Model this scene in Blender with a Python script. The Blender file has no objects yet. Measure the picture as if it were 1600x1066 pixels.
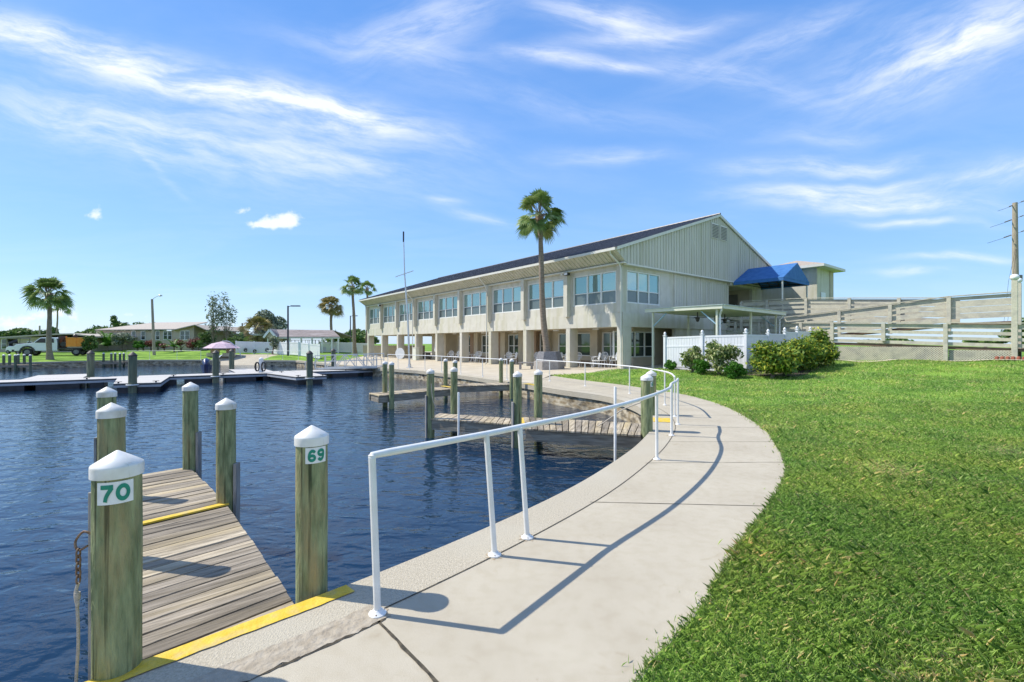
import bpy, bmesh, math, random
import numpy as np
from mathutils import Vector, Matrix
from mathutils.geometry import delaunay_2d_cdt
random.seed(7); RNG = np.random.default_rng(7)
SC = bpy.context.scene
COL = SC.collection
PI = math.pi
F, CX, HY, EYE = 715.0, 800.0, 537.0, 1.75      # lens in photo pixels, centre column, horizon row, eye height

def fp(px, py, D):            # the world point seen at a photo pixel, D metres ahead
    return ((px-CX)/F*D, D, EYE-(py-HY)/F*D)
def gp(px, py, z=0.0):        # the same on a level of height z
    D = (EYE-z)*F/(py-HY)
    return ((px-CX)/F*D, D)
def zof(py, D): return EYE-(py-HY)/F*D
def xof(px, D): return (px-CX)/F*D

# ---------------------------------------------------------------- materials
def nt(name):
    m = bpy.data.materials.new(name); m.use_nodes = True
    t = m.node_tree; b = t.nodes['Principled BSDF']
    return m, t, b
def mat(name, c1, c2=None, scale=6.0, stretch=(1,1,1), rough=.7, bump=0.0, bscale=None, metal=0.0, spec=.5,
        detail=6, c3=None, s3=1.2, lo=.35, hi=.65, trans=0.0, alpha=None, coord='Object', rand=True):
    m, t, b = nt(name); N = t.nodes; L = t.links
    b.inputs['Roughness'].default_value = rough; b.inputs['Metallic'].default_value = metal
    b.inputs['Specular IOR Level'].default_value = spec
    b.inputs['Base Color'].default_value = (*c1, 1)
    tc = N.new('ShaderNodeTexCoord'); mp = N.new('ShaderNodeMapping'); L.new(tc.outputs[coord], mp.inputs[0])
    mp.inputs['Scale'].default_value = stretch
    if rand:
        oi = N.new('ShaderNodeObjectInfo'); mu = N.new('ShaderNodeMath'); mu.operation = 'MULTIPLY'; mu.inputs[1].default_value = 37.0
        L.new(oi.outputs['Random'], mu.inputs[0])
    def noise(s, d=detail):
        n = N.new('ShaderNodeTexNoise'); n.inputs['Scale'].default_value = s; n.inputs['Detail'].default_value = d
        if rand:
            n.noise_dimensions = '4D'; L.new(mu.outputs[0], n.inputs['W'])
        L.new(mp.outputs[0], n.inputs['Vector']); return n
    if c2 is not None:
        n = noise(scale); r = N.new('ShaderNodeValToRGB'); L.new(n.outputs['Fac'], r.inputs[0])
        r.color_ramp.elements[0].position = lo; r.color_ramp.elements[1].position = hi
        r.color_ramp.elements[0].color = (*c1, 1); r.color_ramp.elements[1].color = (*c2, 1)
        out = r.outputs[0]
        if c3 is not None:
            n3 = noise(s3); r3 = N.new('ShaderNodeValToRGB'); L.new(n3.outputs['Fac'], r3.inputs[0])
            r3.color_ramp.elements[0].position = .48; r3.color_ramp.elements[1].position = .72
            mx = N.new('ShaderNodeMix'); mx.data_type = 'RGBA'; L.new(r3.outputs[0], mx.inputs[0])
            L.new(out, mx.inputs[6]); mx.inputs[7].default_value = (*c3, 1); out = mx.outputs[2]
        L.new(out, b.inputs['Base Color'])
    if bump:
        n2 = noise(bscale or scale*3); bp = N.new('ShaderNodeBump'); bp.inputs['Strength'].default_value = bump
        bp.inputs['Distance'].default_value = .02
        L.new(n2.outputs['Fac'], bp.inputs['Height']); L.new(bp.outputs[0], b.inputs['Normal'])
    return m
def leafmat(name, ca, cb, cc, trans=.25):
    m, t, b = nt(name); N = t.nodes; L = t.links
    at = N.new('ShaderNodeAttribute'); at.attribute_name = 'rnd'
    r = N.new('ShaderNodeValToRGB'); L.new(at.outputs['Fac'], r.inputs[0])
    r.color_ramp.elements[0].color = (*ca, 1); r.color_ramp.elements[1].color = (*cc, 1)
    e = r.color_ramp.elements.new(.55); e.color = (*cb, 1)
    L.new(r.outputs[0], b.inputs['Base Color']); b.inputs['Roughness'].default_value = .55
    b.inputs['Specular IOR Level'].default_value = .3
    tr = N.new('ShaderNodeBsdfTranslucent'); L.new(r.outputs[0], tr.inputs[0])
    mx = N.new('ShaderNodeMixShader'); mx.inputs[0].default_value = trans
    L.new(b.outputs[0], mx.inputs[1]); L.new(tr.outputs[0], mx.inputs[2])
    L.new(mx.outputs[0], N['Material Output'].inputs[0]); return m

M = {}
M['concrete'] = mat('walk_concrete', (.45,.415,.345), (.52,.48,.405), 2.2, rough=.9, bump=.35, bscale=160, c3=(.42,.38,.30), s3=.5, coord='Object', rand=False, lo=.3, hi=.7)
def walkmat():
    m, t, b = nt('walk_concrete'); N = t.nodes; L = t.links; tc = N.new('ShaderNodeTexCoord')
    def nz(s, d=6, dist=0):
        n = N.new('ShaderNodeTexNoise'); n.inputs['Scale'].default_value = s; n.inputs['Detail'].default_value = d; n.inputs['Distortion'].default_value = dist; L.new(tc.outputs['Object'], n.inputs[0]); return n.outputs[0]
    def ramp(v, stops):
        r = N.new('ShaderNodeValToRGB'); L.new(v, r.inputs[0]); e = r.color_ramp.elements
        e[0].position = stops[0][0]; e[0].color = (*stops[0][1],1); e[1].position = stops[-1][0]; e[1].color = (*stops[-1][1],1)
        for p, c in stops[1:-1]: q = e.new(p); q.color = (*c,1)
        return r.outputs[0]
    def mul(a, b_, f=1.0):
        x = N.new('ShaderNodeMix'); x.data_type = 'RGBA'; x.blend_type = 'MULTIPLY'; x.inputs[0].default_value = f; L.new(a, x.inputs[6]); L.new(b_, x.inputs[7]); return x.outputs[2]
    c = ramp(nz(1.1), [(.3,(.42,.372,.285)),(.7,(.49,.442,.345))])
    c = mul(c, ramp(nz(260, 2), [(.32,(.74,.73,.71)),(.5,(1,1,1)),(.66,(1.16,1.16,1.16))]))
    c = mul(c, ramp(nz(9, 8), [(.34,(.94,.93,.91)),(.55,(1,1,1))]))
    c = mul(c, ramp(nz(3.1, 10, 1.5), [(.27,(.92,.90,.87)),(.36,(1,1,1))]))
    v = N.new('ShaderNodeTexVoronoi'); v.feature = 'F1'; v.inputs['Scale'].default_value = 6.5; L.new(tc.outputs['Object'], v.inputs['Vector'])
    c = mul(c, ramp(v.outputs['Distance'], [(.018,(.45,.40,.34)),(.035,(1,1,1))]))
    L.new(c, b.inputs['Base Color']); b.inputs['Roughness'].default_value = .9; b.inputs['Specular IOR Level'].default_value = .3
    bp = N.new('ShaderNodeBump'); bp.inputs['Strength'].default_value = .5; bp.inputs['Distance'].default_value = .004; L.new(nz(220, 3), bp.inputs['Height']); L.new(bp.outputs[0], b.inputs['Normal'])
    return m
M['concrete'] = walkmat()
M['patio'] = mat('patio_concrete', (.46,.40,.30), (.54,.48,.38), 1.2, rough=.9, bump=.2, bscale=60, rand=False)
M['aggregate'] = mat('aggregate_concrete', (.38,.335,.25), (.52,.465,.36), 60, rough=.95, bump=.6, bscale=90, c3=(.48,.44,.35), s3=.9, rand=False)
M['rough_concrete'] = mat('rough_concrete', (.32,.27,.20), (.42,.37,.29), 14, rough=.95, bump=1.0, bscale=24, rand=False)
M['seawall'] = mat('seawall_concrete', (.27,.20,.11), (.58,.51,.38), 3.0, (1,1,2.2), rough=.95, bump=.8, bscale=14, c3=(.05,.045,.035), s3=2.4, rand=False)
M['joint'] = mat('dark_joint', (.03,.028,.022), (.11,.09,.06), 30, rough=1, rand=False)
M['yellow'] = mat('yellow_paint', (.62,.42,.02), (.72,.50,.06), 14, rough=.75, bump=.4, bscale=60, c3=(.50,.40,.18), s3=9)
M['white_rail'] = mat('white_rail_paint', (.78,.78,.76), (.70,.70,.67), 8, rough=.35, bump=.05)
M['cap'] = mat('white_piling_cap', (.78,.77,.74), (.72,.70,.65), 10, rough=.45, bump=.1, bscale=20, c3=(.55,.51,.42), s3=7)
M['bolt'] = mat('rusty_bolt', (.16,.10,.05), (.30,.22,.12), 40, rough=.6, metal=.6)
M['piling'] = mat('green_treated_wood', (.13,.165,.075), (.33,.37,.19), 5, (5,5,.9), rough=.85, bump=.9, bscale=16, c3=(.36,.29,.14), s3=2.0, lo=.34, hi=.66, detail=10)
def add_cracks(m, st=(22,22,.55), dark=.35, lo=.33, hi=.42):
    t = m.node_tree; N = t.nodes; L = t.links; b = N['Principled BSDF']; src = b.inputs['Base Color'].links[0].from_socket
    tc = N.new('ShaderNodeTexCoord'); mp = N.new('ShaderNodeMapping'); mp.inputs['Scale'].default_value = st; L.new(tc.outputs['Object'], mp.inputs[0])
    n = N.new('ShaderNodeTexNoise'); n.inputs['Scale'].default_value = 1.6; n.inputs['Detail'].default_value = 3; L.new(mp.outputs[0], n.inputs[0])
    r = N.new('ShaderNodeValToRGB'); r.color_ramp.elements[0].position = lo; r.color_ramp.elements[0].color = (dark,dark,dark*.9,1); r.color_ramp.elements[1].position = hi; r.color_ramp.elements[1].color = (1,1,1,1); L.new(n.outputs[0], r.inputs[0])
    x = N.new('ShaderNodeMix'); x.data_type = 'RGBA'; x.blend_type = 'MULTIPLY'; x.inputs[0].default_value = 1; L.new(src, x.inputs[6]); L.new(r.outputs[0], x.inputs[7]); L.new(x.outputs[2], b.inputs['Base Color'])
add_cracks(M['piling'])
M['stain'] = mat('rust_stain', (.33,.25,.16), (.42,.35,.25), 30, rough=.95)
def board_tone(m):
    t = m.node_tree; N = t.nodes; L = t.links; b = N['Principled BSDF']; src = b.inputs['Base Color'].links[0].from_socket
    at = N.new('ShaderNodeAttribute'); at.attribute_name = 'rnd'; r = N.new('ShaderNodeValToRGB'); L.new(at.outputs['Fac'], r.inputs[0]); e = r.color_ramp.elements
    e[0].color = (.42,.40,.38,1); e[1].color = (1.12,1.08,1.0,1); q = e.new(.5); q.color = (.9,.86,.80,1); q = e.new(.8); q.color = (1.05,.98,.82,1)
    x = N.new('ShaderNodeMix'); x.data_type = 'RGBA'; x.blend_type = 'MULTIPLY'; x.inputs[0].default_value = 1; L.new(src, x.inputs[6]); L.new(r.outputs[0], x.inputs[7]); L.new(x.outputs[2], b.inputs['Base Color'])
M['piling_dark'] = mat('grey_green_wood', (.07,.09,.06), (.16,.19,.13), 6, (2,2,.3), rough=.85, bump=.5, bscale=12, c3=(.20,.20,.13), s3=1.2)
M['dark_cap'] = mat('black_piling_cap', (.035,.035,.035), (.06,.055,.05), 9, rough=.6)
M['deck'] = mat('weathered_deck_boards', (.22,.19,.145), (.56,.50,.41), 2.6, (1,9,1), rough=.92, bump=1.0, bscale=6, c3=(.44,.37,.24), s3=.6, rand=True, detail=12, lo=.34, hi=.66)
M['deck_side'] = mat('weathered_stringer', (.18,.155,.12), (.34,.31,.25), 4, (.6,.6,5), rough=.95, bump=.5)
M['gray_board'] = mat('grey_rub_board', (.20,.19,.18), (.34,.33,.31), 8, (4,4,.5), rough=.9, bump=.4)
M['plate'] = mat('white_number_plate', (.80,.80,.80), (.72,.73,.72), 20, rough=.45)
M['green_ink'] = mat('green_lettering', (.0,.20,.13), (.01,.25,.17), 30, rough=.5)
M['rope'] = mat('worn_rope', (.42,.38,.32), (.56,.52,.46), 60, (1,1,3), rough=.9, bump=.6)
M['rust'] = mat('rusty_chain', (.14,.08,.05), (.28,.20,.14), 50, rough=.7, metal=.5)
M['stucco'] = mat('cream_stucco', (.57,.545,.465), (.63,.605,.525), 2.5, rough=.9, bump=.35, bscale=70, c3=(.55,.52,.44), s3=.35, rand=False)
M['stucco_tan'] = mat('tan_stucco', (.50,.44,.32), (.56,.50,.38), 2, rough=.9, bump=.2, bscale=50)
M['siding'] = mat('greige_metal_siding', (.53,.515,.44), (.58,.565,.485), 1.4, (1,1,.3), rough=.65, bump=.05, rand=False)
M['trim'] = mat('pale_trim', (.62,.61,.54), (.68,.67,.60), 3, rough=.55)
M['roof_dark'] = mat('dark_metal_roof', (.075,.075,.085), (.11,.11,.125), 3, rough=.45, metal=.0)
M['white'] = mat('white_paint', (.78,.79,.79), (.72,.73,.73), 4, rough=.45)
M['vinyl'] = mat('white_vinyl', (.74,.76,.79), (.79,.80,.81), 3, rough=.4)
M['wframe'] = mat('white_window_frame', (.76,.77,.74), (.70,.71,.68), 6, rough=.45)
M['brick'] = mat('brown_brick_pier', (.26,.17,.11), (.38,.28,.19), 12, (1,1,3), rough=.9, bump=.4)
M['blue'] = mat('blue_awning_fabric', (.025,.13,.36), (.045,.17,.42), 3, rough=.75, bump=.1)
M['blue_metal'] = mat('pale_blue_brace', (.28,.45,.58), (.33,.50,.62), 5, rough=.5)
M['pergola'] = mat('pale_cream_metal', (.62,.63,.52), (.68,.69,.58), 4, rough=.5)
M['pergola_top'] = mat('pale_blue_roof_edge', (.42,.52,.53), (.5,.58,.58), 4, rough=.4)
M['rampwood'] = mat('painted_ramp_boards', (.50,.47,.37), (.58,.55,.44), 5, (.5,3,3), rough=.8, bump=.15, c3=(.36,.35,.31), s3=.9)
M['lattice_dark'] = mat('painted_lattice_shade', (.10,.09,.075), (.15,.14,.12), 5, rough=.95)  # shade behind the lattice gaps put into the colour
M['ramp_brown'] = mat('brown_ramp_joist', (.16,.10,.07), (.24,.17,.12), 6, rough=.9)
M['black'] = mat('black_metal', (.02,.02,.022), (.035,.035,.035), 8, rough=.45)
M['dark_pole'] = mat('dark_bronze_pole', (.03,.03,.05), (.045,.045,.06), 8, rough=.5)
M['grey_wood'] = mat('grey_planter_boards', (.13,.13,.14), (.20,.20,.215), 5, (3,3,1), rough=.9, bump=.3)
M['stone'] = mat('pale_stone', (.27,.25,.23), (.38,.35,.32), 10, rough=.9, bump=.6)
M['bark'] = mat('palm_bark', (.17,.13,.095), (.32,.26,.20), 5, (1,1,7), rough=.95, bump=.9, bscale=9)
M['bark2'] = mat('grey_bark', (.14,.11,.085), (.26,.22,.17), 9, (1,1,2), rough=.95, bump=.7)
M['boots'] = mat('palm_boots', (.20,.12,.06), (.42,.30,.17), 12, (1,1,2), rough=.95, bump=.9)
M['palm_leaf'] = leafmat('palm_fronds', (.10,.17,.04), (.20,.30,.08), (.42,.48,.20))
M['palm_leaf_dry'] = leafmat('drying_palm_fronds', (.14,.15,.05), (.28,.25,.09), (.48,.34,.16))
M['leaf'] = leafmat('green_leaves', (.045,.10,.025), (.10,.18,.045), (.22,.31,.09))
M['leaf_grey'] = leafmat('silvery_leaves', (.12,.16,.10), (.22,.27,.18), (.38,.42,.30))
M['leaf_bright'] = leafmat('bright_leaves', (.03,.11,.01), (.07,.21,.02), (.15,.33,.05))
M['croton'] = leafmat('croton_leaves', (.04,.10,.015), (.15,.26,.03), (.52,.50,.06))
M['croton_pale'] = leafmat('variegated_leaves', (.06,.13,.03), (.20,.27,.07), (.55,.55,.28))
M['red_leaf'] = leafmat('red_leaves', (.10,.03,.03), (.22,.07,.06), (.30,.16,.10))
M['pole_wood'] = mat('utility_pole_wood', (.28,.23,.18), (.40,.34,.27), 4, (3,3,.4), rough=.9, bump=.4)
M['aluminium'] = mat('brushed_aluminium', (.55,.56,.57), (.66,.67,.68), 6, rough=.35, metal=.6)
M['float_side'] = mat('grey_dock_fascia', (.36,.38,.42), (.44,.46,.50), 2, rough=.6)
M['float_deck'] = mat('pale_dock_decking', (.44,.42,.39), (.52,.50,.47), 6, (8,1,1), rough=.8, bump=.2)
M['float_black'] = mat('black_float', (.015,.015,.02), (.035,.035,.045), 4, rough=.5)
M['tan_wall'] = mat('tan_house_wall', (.45,.40,.31), (.52,.46,.36), 2, rough=.9, bump=.1)
M['house_roof'] = mat('pale_shingle_roof', (.40,.35,.29), (.47,.42,.36), 8, rough=.9)
M['roof_grey'] = mat('grey_brown_shingles', (.17,.14,.13), (.30,.26,.25), 3, (1,6,1), rough=.95, c3=(.36,.32,.31), s3=.6)
M['orange'] = mat('orange_truck_box', (.85,.26,.02), (.90,.34,.05), 5, rough=.55)
M['car_white'] = mat('white_car_paint', (.74,.76,.80), (.78,.79,.82), 2, rough=.2)
M['tyre'] = mat('tyre_rubber', (.02,.02,.02), (.03,.03,.03), 10, rough=.85)
M['rim'] = mat('steel_rim', (.16,.16,.17), (.24,.24,.25), 8, rough=.5, metal=.5)
M['navy'] = mat('navy_blue_hull', (.02,.035,.11), (.03,.05,.14), 4, rough=.35)
M['pink'] = mat('faded_lilac_canvas', (.50,.34,.42), (.62,.50,.55), 5, rough=.85)
M['terracotta'] = mat('terracotta_edging', (.24,.07,.04), (.36,.13,.08), 14, rough=.85, bump=.4)
M['tower_roof'] = mat('tan_tile_roof', (.34,.28,.23), (.42,.36,.30), 6, rough=.9)
M['soil'] = mat('dark_mulch', (.03,.022,.017), (.09,.065,.05), 25, rough=1, bump=1)
M['door'] = mat('brown_grey_door', (.16,.15,.14), (.20,.19,.18), 4, rough=.6)
M['salmon'] = mat('salmon_wall', (.52,.36,.26), (.58,.42,.31), 2, rough=.9)
def glassmat(name, base, rough=.03, met=.55, wob=.15):
    m, t, b = nt(name); N = t.nodes; L = t.links
    b.inputs['Base Color'].default_value = (*base, 1); b.inputs['Metallic'].default_value = met
    b.inputs['Roughness'].default_value = rough
    tc = N.new('ShaderNodeTexCoord'); n = N.new('ShaderNodeTexNoise'); n.inputs['Scale'].default_value = .7
    L.new(tc.outputs['Object'], n.inputs[0]); bp = N.new('ShaderNodeBump'); bp.inputs['Strength'].default_value = wob
    bp.inputs['Distance'].default_value = .05; L.new(n.outputs[0], bp.inputs['Height']); L.new(bp.outputs[0], b.inputs['Normal'])
    return m
def vary_glass(m, cols):
    t = m.node_tree; N = t.nodes; L = t.links; oi = N.new('ShaderNodeObjectInfo'); r = N.new('ShaderNodeValToRGB'); L.new(oi.outputs['Random'], r.inputs[0])
    e = r.color_ramp.elements; e[0].color = (*cols[0],1); e[1].color = (*cols[-1],1)
    for i, c in enumerate(cols[1:-1]): q = e.new((i+1)/(len(cols)-1)); q.color = (*c,1)
    L.new(r.outputs[0], N['Principled BSDF'].inputs['Base Color']); return m
M['glass_teal'] = glassmat('teal_window_glass', (.33,.56,.52))
vary_glass(M['glass_teal'], [(.18,.30,.29),(.30,.46,.43),(.40,.56,.51),(.26,.38,.38),(.44,.58,.56)])
M['glass_screen'] = glassmat('screened_window_glass', (.16,.20,.20), .25, .35)
M['car_glass'] = mat('dark_car_glass', (.015,.018,.02), None, rough=.08)
M['glass_dark'] = glassmat('dark_window_glass', (.10,.13,.12), .04, .6)

add_cracks(M['stucco'], (1.7,1.7,.14), .88, .36, .52)
add_cracks(M['siding'], (2.2,2.2,.10), .86, .36, .54)
add_cracks(M['cap'], (9,9,2), .72, .30, .38)
def watermat():
    m, t, b = nt('canal_water'); N = t.nodes; L = t.links
    b.inputs['Base Color'].default_value = (.006,.024,.055,1); b.inputs['Roughness'].default_value = .04
    b.inputs['IOR'].default_value = 1.42; b.inputs['Specular IOR Level'].default_value = .5
    tc = N.new('ShaderNodeTexCoord'); mp = N.new('ShaderNodeMapping'); L.new(tc.outputs['Object'], mp.inputs[0])
    mp.inputs['Rotation'].default_value = (0,0,math.radians(25)); mp.inputs['Scale'].default_value = (1,1.7,1)
    def nz(s, d, dist=0):
        n = N.new('ShaderNodeTexNoise'); n.inputs['Scale'].default_value = s; n.inputs['Detail'].default_value = d
        n.inputs['Distortion'].default_value = dist; L.new(mp.outputs[0], n.inputs[0]); return n
    a = nz(1.9, 2, .5); c = nz(7.5, 3, .4)
    b1 = N.new('ShaderNodeBump'); b1.inputs['Strength'].default_value = 1; b1.inputs['Distance'].default_value = .037
    b2 = N.new('ShaderNodeBump'); b2.inputs['Strength'].default_value = 1; b2.inputs['Distance'].default_value = .0062
    L.new(a.outputs[0], b1.inputs['Height']); L.new(c.outputs[0], b2.inputs['Height'])
    L.new(b1.outputs[0], b2.inputs['Normal']); L.new(b2.outputs[0], b.inputs['Normal'])
    return m
M['water'] = watermat()
def lawnmat():
    m, t, b = nt('lawn_ground'); N = t.nodes; L = t.links
    tc = N.new('ShaderNodeTexCoord')
    n = N.new('ShaderNodeTexNoise'); n.inputs['Scale'].default_value = .55; n.inputs['Detail'].default_value = 8; L.new(tc.outputs['Object'], n.inputs[0])
    r = N.new('ShaderNodeValToRGB'); L.new(n.outputs[0], r.inputs[0])
    r.color_ramp.elements[0].position = .36; r.color_ramp.elements[0].color = (.10,.20,.03,1)
    r.color_ramp.elements[1].position = .68; r.color_ramp.elements[1].color = (.26,.42,.07,1)
    n2 = N.new('ShaderNodeTexNoise'); n2.inputs['Scale'].default_value = 30; n2.inputs['Detail'].default_value = 6; L.new(tc.outputs['Object'], n2.inputs[0])
    mx = N.new('ShaderNodeMix'); mx.data_type = 'RGBA'; mx.blend_type = 'OVERLAY'; mx.inputs[0].default_value = .75
    L.new(r.outputs[0], mx.inputs[6]); L.new(n2.outputs[0], mx.inputs[7]); L.new(mx.outputs[2], b.inputs['Base Color'])
    b.inputs['Roughness'].default_value = .95; b.inputs['Specular IOR Level'].default_value = .1
    bp = N.new('ShaderNodeBump'); bp.inputs['Strength'].default_value = .8; bp.inputs['Distance'].default_value = .05
    L.new(n2.outputs[0], bp.inputs['Height']); L.new(bp.outputs[0], b.inputs['Normal'])
    return m
M['lawn'] = lawnmat()
def blademat():
    m, t, b = nt('grass_blades'); N = t.nodes; L = t.links
    at = N.new('ShaderNodeAttribute'); at.attribute_name = 'rnd'
    tc = N.new('ShaderNodeTexCoord'); n = N.new('ShaderNodeTexNoise'); n.inputs['Scale'].default_value = .8; n.inputs['Detail'].default_value = 5
    L.new(tc.outputs['Object'], n.inputs[0])
    r = N.new('ShaderNodeValToRGB'); L.new(at.outputs['Fac'], r.inputs[0])
    es = r.color_ramp.elements; es[0].color = (.12,.26,.05,1); es[1].color = (.70,.62,.34,1)
    for p, c in ((.42,(.26,.44,.095)), (.75,(.42,.62,.17)), (.92,(.64,.69,.34))):
        e = es.new(p); e.color = (*c,1)
    r2 = N.new('ShaderNodeValToRGB'); L.new(n.outputs[0], r2.inputs[0])
    r2.color_ramp.elements[0].position = .38; r2.color_ramp.elements[0].color = (.98,1.02,.95,1)
    r2.color_ramp.elements[1].position = .68; r2.color_ramp.elements[1].color = (1.50,1.26,1.15,1)
    mx = N.new('ShaderNodeMix'); mx.data_type = 'RGBA'; mx.blend_type = 'MULTIPLY'; mx.inputs[0].default_value = 1
    L.new(r.outputs[0], mx.inputs[6]); L.new(r2.outputs[0], mx.inputs[7]); L.new(mx.outputs[2], b.inputs['Base Color'])
    b.inputs['Roughness'].default_value = .5; b.inputs['Specular IOR Level'].default_value = .3
    tr = N.new('ShaderNodeBsdfTranslucent'); L.new(mx.outputs[2], tr.inputs[0])
    ms = N.new('ShaderNodeMixShader'); ms.inputs[0].default_value = .42
    L.new(b.outputs[0], ms.inputs[1]); L.new(tr.outputs[0], ms.inputs[2]); L.new(ms.outputs[0], N['Material Output'].inputs[0])
    return m
M['blade'] = blademat()

# ---------------------------------------------------------------- mesh builder
def base_of(o):
    v = Vector((0,0,0))
    while o is not None:
        v = v+o.location; o = o.parent
    return v
class MB:
    def __init__(s): s.v = []; s.f = []; s.r = None
    def add(s, vs, fs):
        n = len(s.v); s.v += [tuple(v) for v in vs]; s.f += [tuple(i+n for i in f) for f in fs]; return s
    def obox(s, o, a, b, c):         # corner o and three edge vectors
        o, a, b, c = Vector(o), Vector(a), Vector(b), Vector(c)
        if a.cross(b).dot(c) < 0: a, b = b, a
        return s.add([o, o+a, o+a+b, o+b, o+c, o+a+c, o+a+b+c, o+b+c],
                     [(3,2,1,0),(4,5,6,7),(0,1,5,4),(1,2,6,5),(2,3,7,6),(3,0,4,7)])
    def box(s, c, d, rz=0.0):
        ca, sa = math.cos(rz), math.sin(rz)
        a = Vector((ca*d[0], sa*d[0], 0)); b = Vector((-sa*d[1], ca*d[1], 0)); e = Vector((0,0,d[2]))
        return s.obox(Vector(c)-a/2-b/2-e/2, a, b, e)
    def beam(s, p, q, w, h, up=(0,0,1)):   # rectangular bar from p to q
        p, q = Vector(p), Vector(q); d = (q-p); up = Vector(up)
        side = d.cross(up)
        if side.length < 1e-6: side = d.cross(Vector((1,0,0)))
        side = side.normalized()*w; u = side.cross(d).normalized()*h
        return s.obox(p-side/2-u/2, d, side, u)
    def tube(s, p, q, r0, r1=None, n=10, caps=True):
        return s.path([p, q], [r0, r0 if r1 is None else r1], n, caps)
    def path(s, pts, rad, n=8, caps=True):
        pts = [Vector(p) for p in pts]
        if not hasattr(rad, '__len__'): rad = [rad]*len(pts)
        b0 = len(s.v); prev = None
        for i, p in enumerate(pts):
            if i == 0: t = pts[1]-pts[0]
            elif i == len(pts)-1: t = pts[-1]-pts[-2]
            else: t = (pts[i+1]-p).normalized()+(p-pts[i-1]).normalized()
            t = t.normalized()
            if prev is None:
                x = t.cross(Vector((0,0,1)))
                if x.length < .05: x = Vector((1,0,0))-t*t.x
            else: x = prev-t*prev.dot(t)
            x = x.normalized(); prev = x; y = t.cross(x)
            for k in range(n):
                a = 2*PI*k/n; s.v.append(tuple(p+(x*math.cos(a)+y*math.sin(a))*rad[i]))
        for i in range(len(pts)-1):
            for k in range(n):
                a = b0+i*n+k; b = b0+i*n+(k+1) % n
                s.f.append((a, b, b+n, a+n))
        if caps:
            s.f.append(tuple(b0+k for k in reversed(range(n)))); e = b0+(len(pts)-1)*n
            s.f.append(tuple(e+k for k in range(n)))
        return s
    def lathe(s, prof, c, n=20, close=True):  # prof: list of (r, z) upward
        b0 = len(s.v); cx, cy = c[0], c[1]; cz = c[2] if len(c) > 2 else 0
        for r, z in prof:
            for k in range(n):
                a = 2*PI*k/n; s.v.append((cx+r*math.cos(a), cy+r*math.sin(a), cz+z))
        for i in range(len(prof)-1):
            for k in range(n):
                a = b0+i*n+k; b = b0+i*n+(k+1) % n; s.f.append((a, b, b+n, a+n))
        if close:
            s.f.append(tuple(b0+k for k in reversed(range(n)))); e = b0+(len(prof)-1)*n
            s.f.append(tuple(e+k for k in range(n)))
        return s
    def prism(s, poly, z0, z1):
        ar = sum(poly[i][0]*poly[(i+1) % len(poly)][1]-poly[(i+1) % len(poly)][0]*poly[i][1] for i in range(len(poly)))
        if ar < 0: poly = poly[::-1]
        n = len(poly)
        z0f = z0 if callable(z0) else (lambda x, y: z0); z1f = z1 if callable(z1) else (lambda x, y: z1)
        vs = [(x, y, z0f(x, y)) for x, y in poly]+[(x, y, z1f(x, y)) for x, y in poly]
        fs = [tuple(reversed(range(n))), tuple(range(n, 2*n))]+[(i, (i+1) % n, n+(i+1) % n, n+i) for i in range(n)]
        return s.add(vs, fs)
    def extrude(s, pts, d):                 # planar 3D outline pushed along d
        pts = [Vector(p) for p in pts]; d = Vector(d); n = len(pts)
        nr = Vector((0,0,0))
        for i in range(n): nr += pts[i].cross(pts[(i+1) % n])
        if nr.dot(d) < 0: pts = pts[::-1]
        vs = pts+[p+d for p in pts]
        return s.add(vs, [tuple(reversed(range(n))), tuple(range(n, 2*n))]+[(i, (i+1) % n, n+(i+1) % n, n+i) for i in range(n)])
    def sphere(s, c, r, n=14, m=8, sq=1.0):
        prof = [(max(1e-4, r*math.sin(PI*i/m)), -r*sq*math.cos(PI*i/m)) for i in range(m+1)]
        return s.lathe(prof, c, n)
    def build(s, name, m, parent=None, smooth=False, bevel=0.0, loc=None, attr=None, sub=0):
        me = bpy.data.meshes.new(name)
        if parent is not None: off = base_of(parent)
        elif loc is not None: off = Vector(loc)
        else:
            a = np.array(s.v); off = Vector(((a[:,0].min()+a[:,0].max())/2, (a[:,1].min()+a[:,1].max())/2, a[:,2].min()))
        me.from_pydata([(x-off.x, y-off.y, z-off.z) for x, y, z in s.v], [], s.f)
        if s.r is not None:
            a_ = me.attributes.new('rnd', 'FLOAT', 'POINT'); a_.data.foreach_set('value', s.r)
        me.materials.append(M[m] if isinstance(m, str) else m)
        o = bpy.data.objects.new(name, me); COL.objects.link(o)
        if parent is not None: o.parent = parent
        else: o.location = off
        if smooth:
            me.polygons.foreach_set('use_smooth', [True]*len(me.polygons)); me.update()
            try: me.set_sharp_from_angle(angle=math.radians(38))
            except Exception: pass
        if bevel:
            b = o.modifiers.new('bevel', 'BEVEL'); b.width = bevel; b.segments = 2; b.limit_method = 'ANGLE'; b.angle_limit = math.radians(35)
        return o
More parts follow.
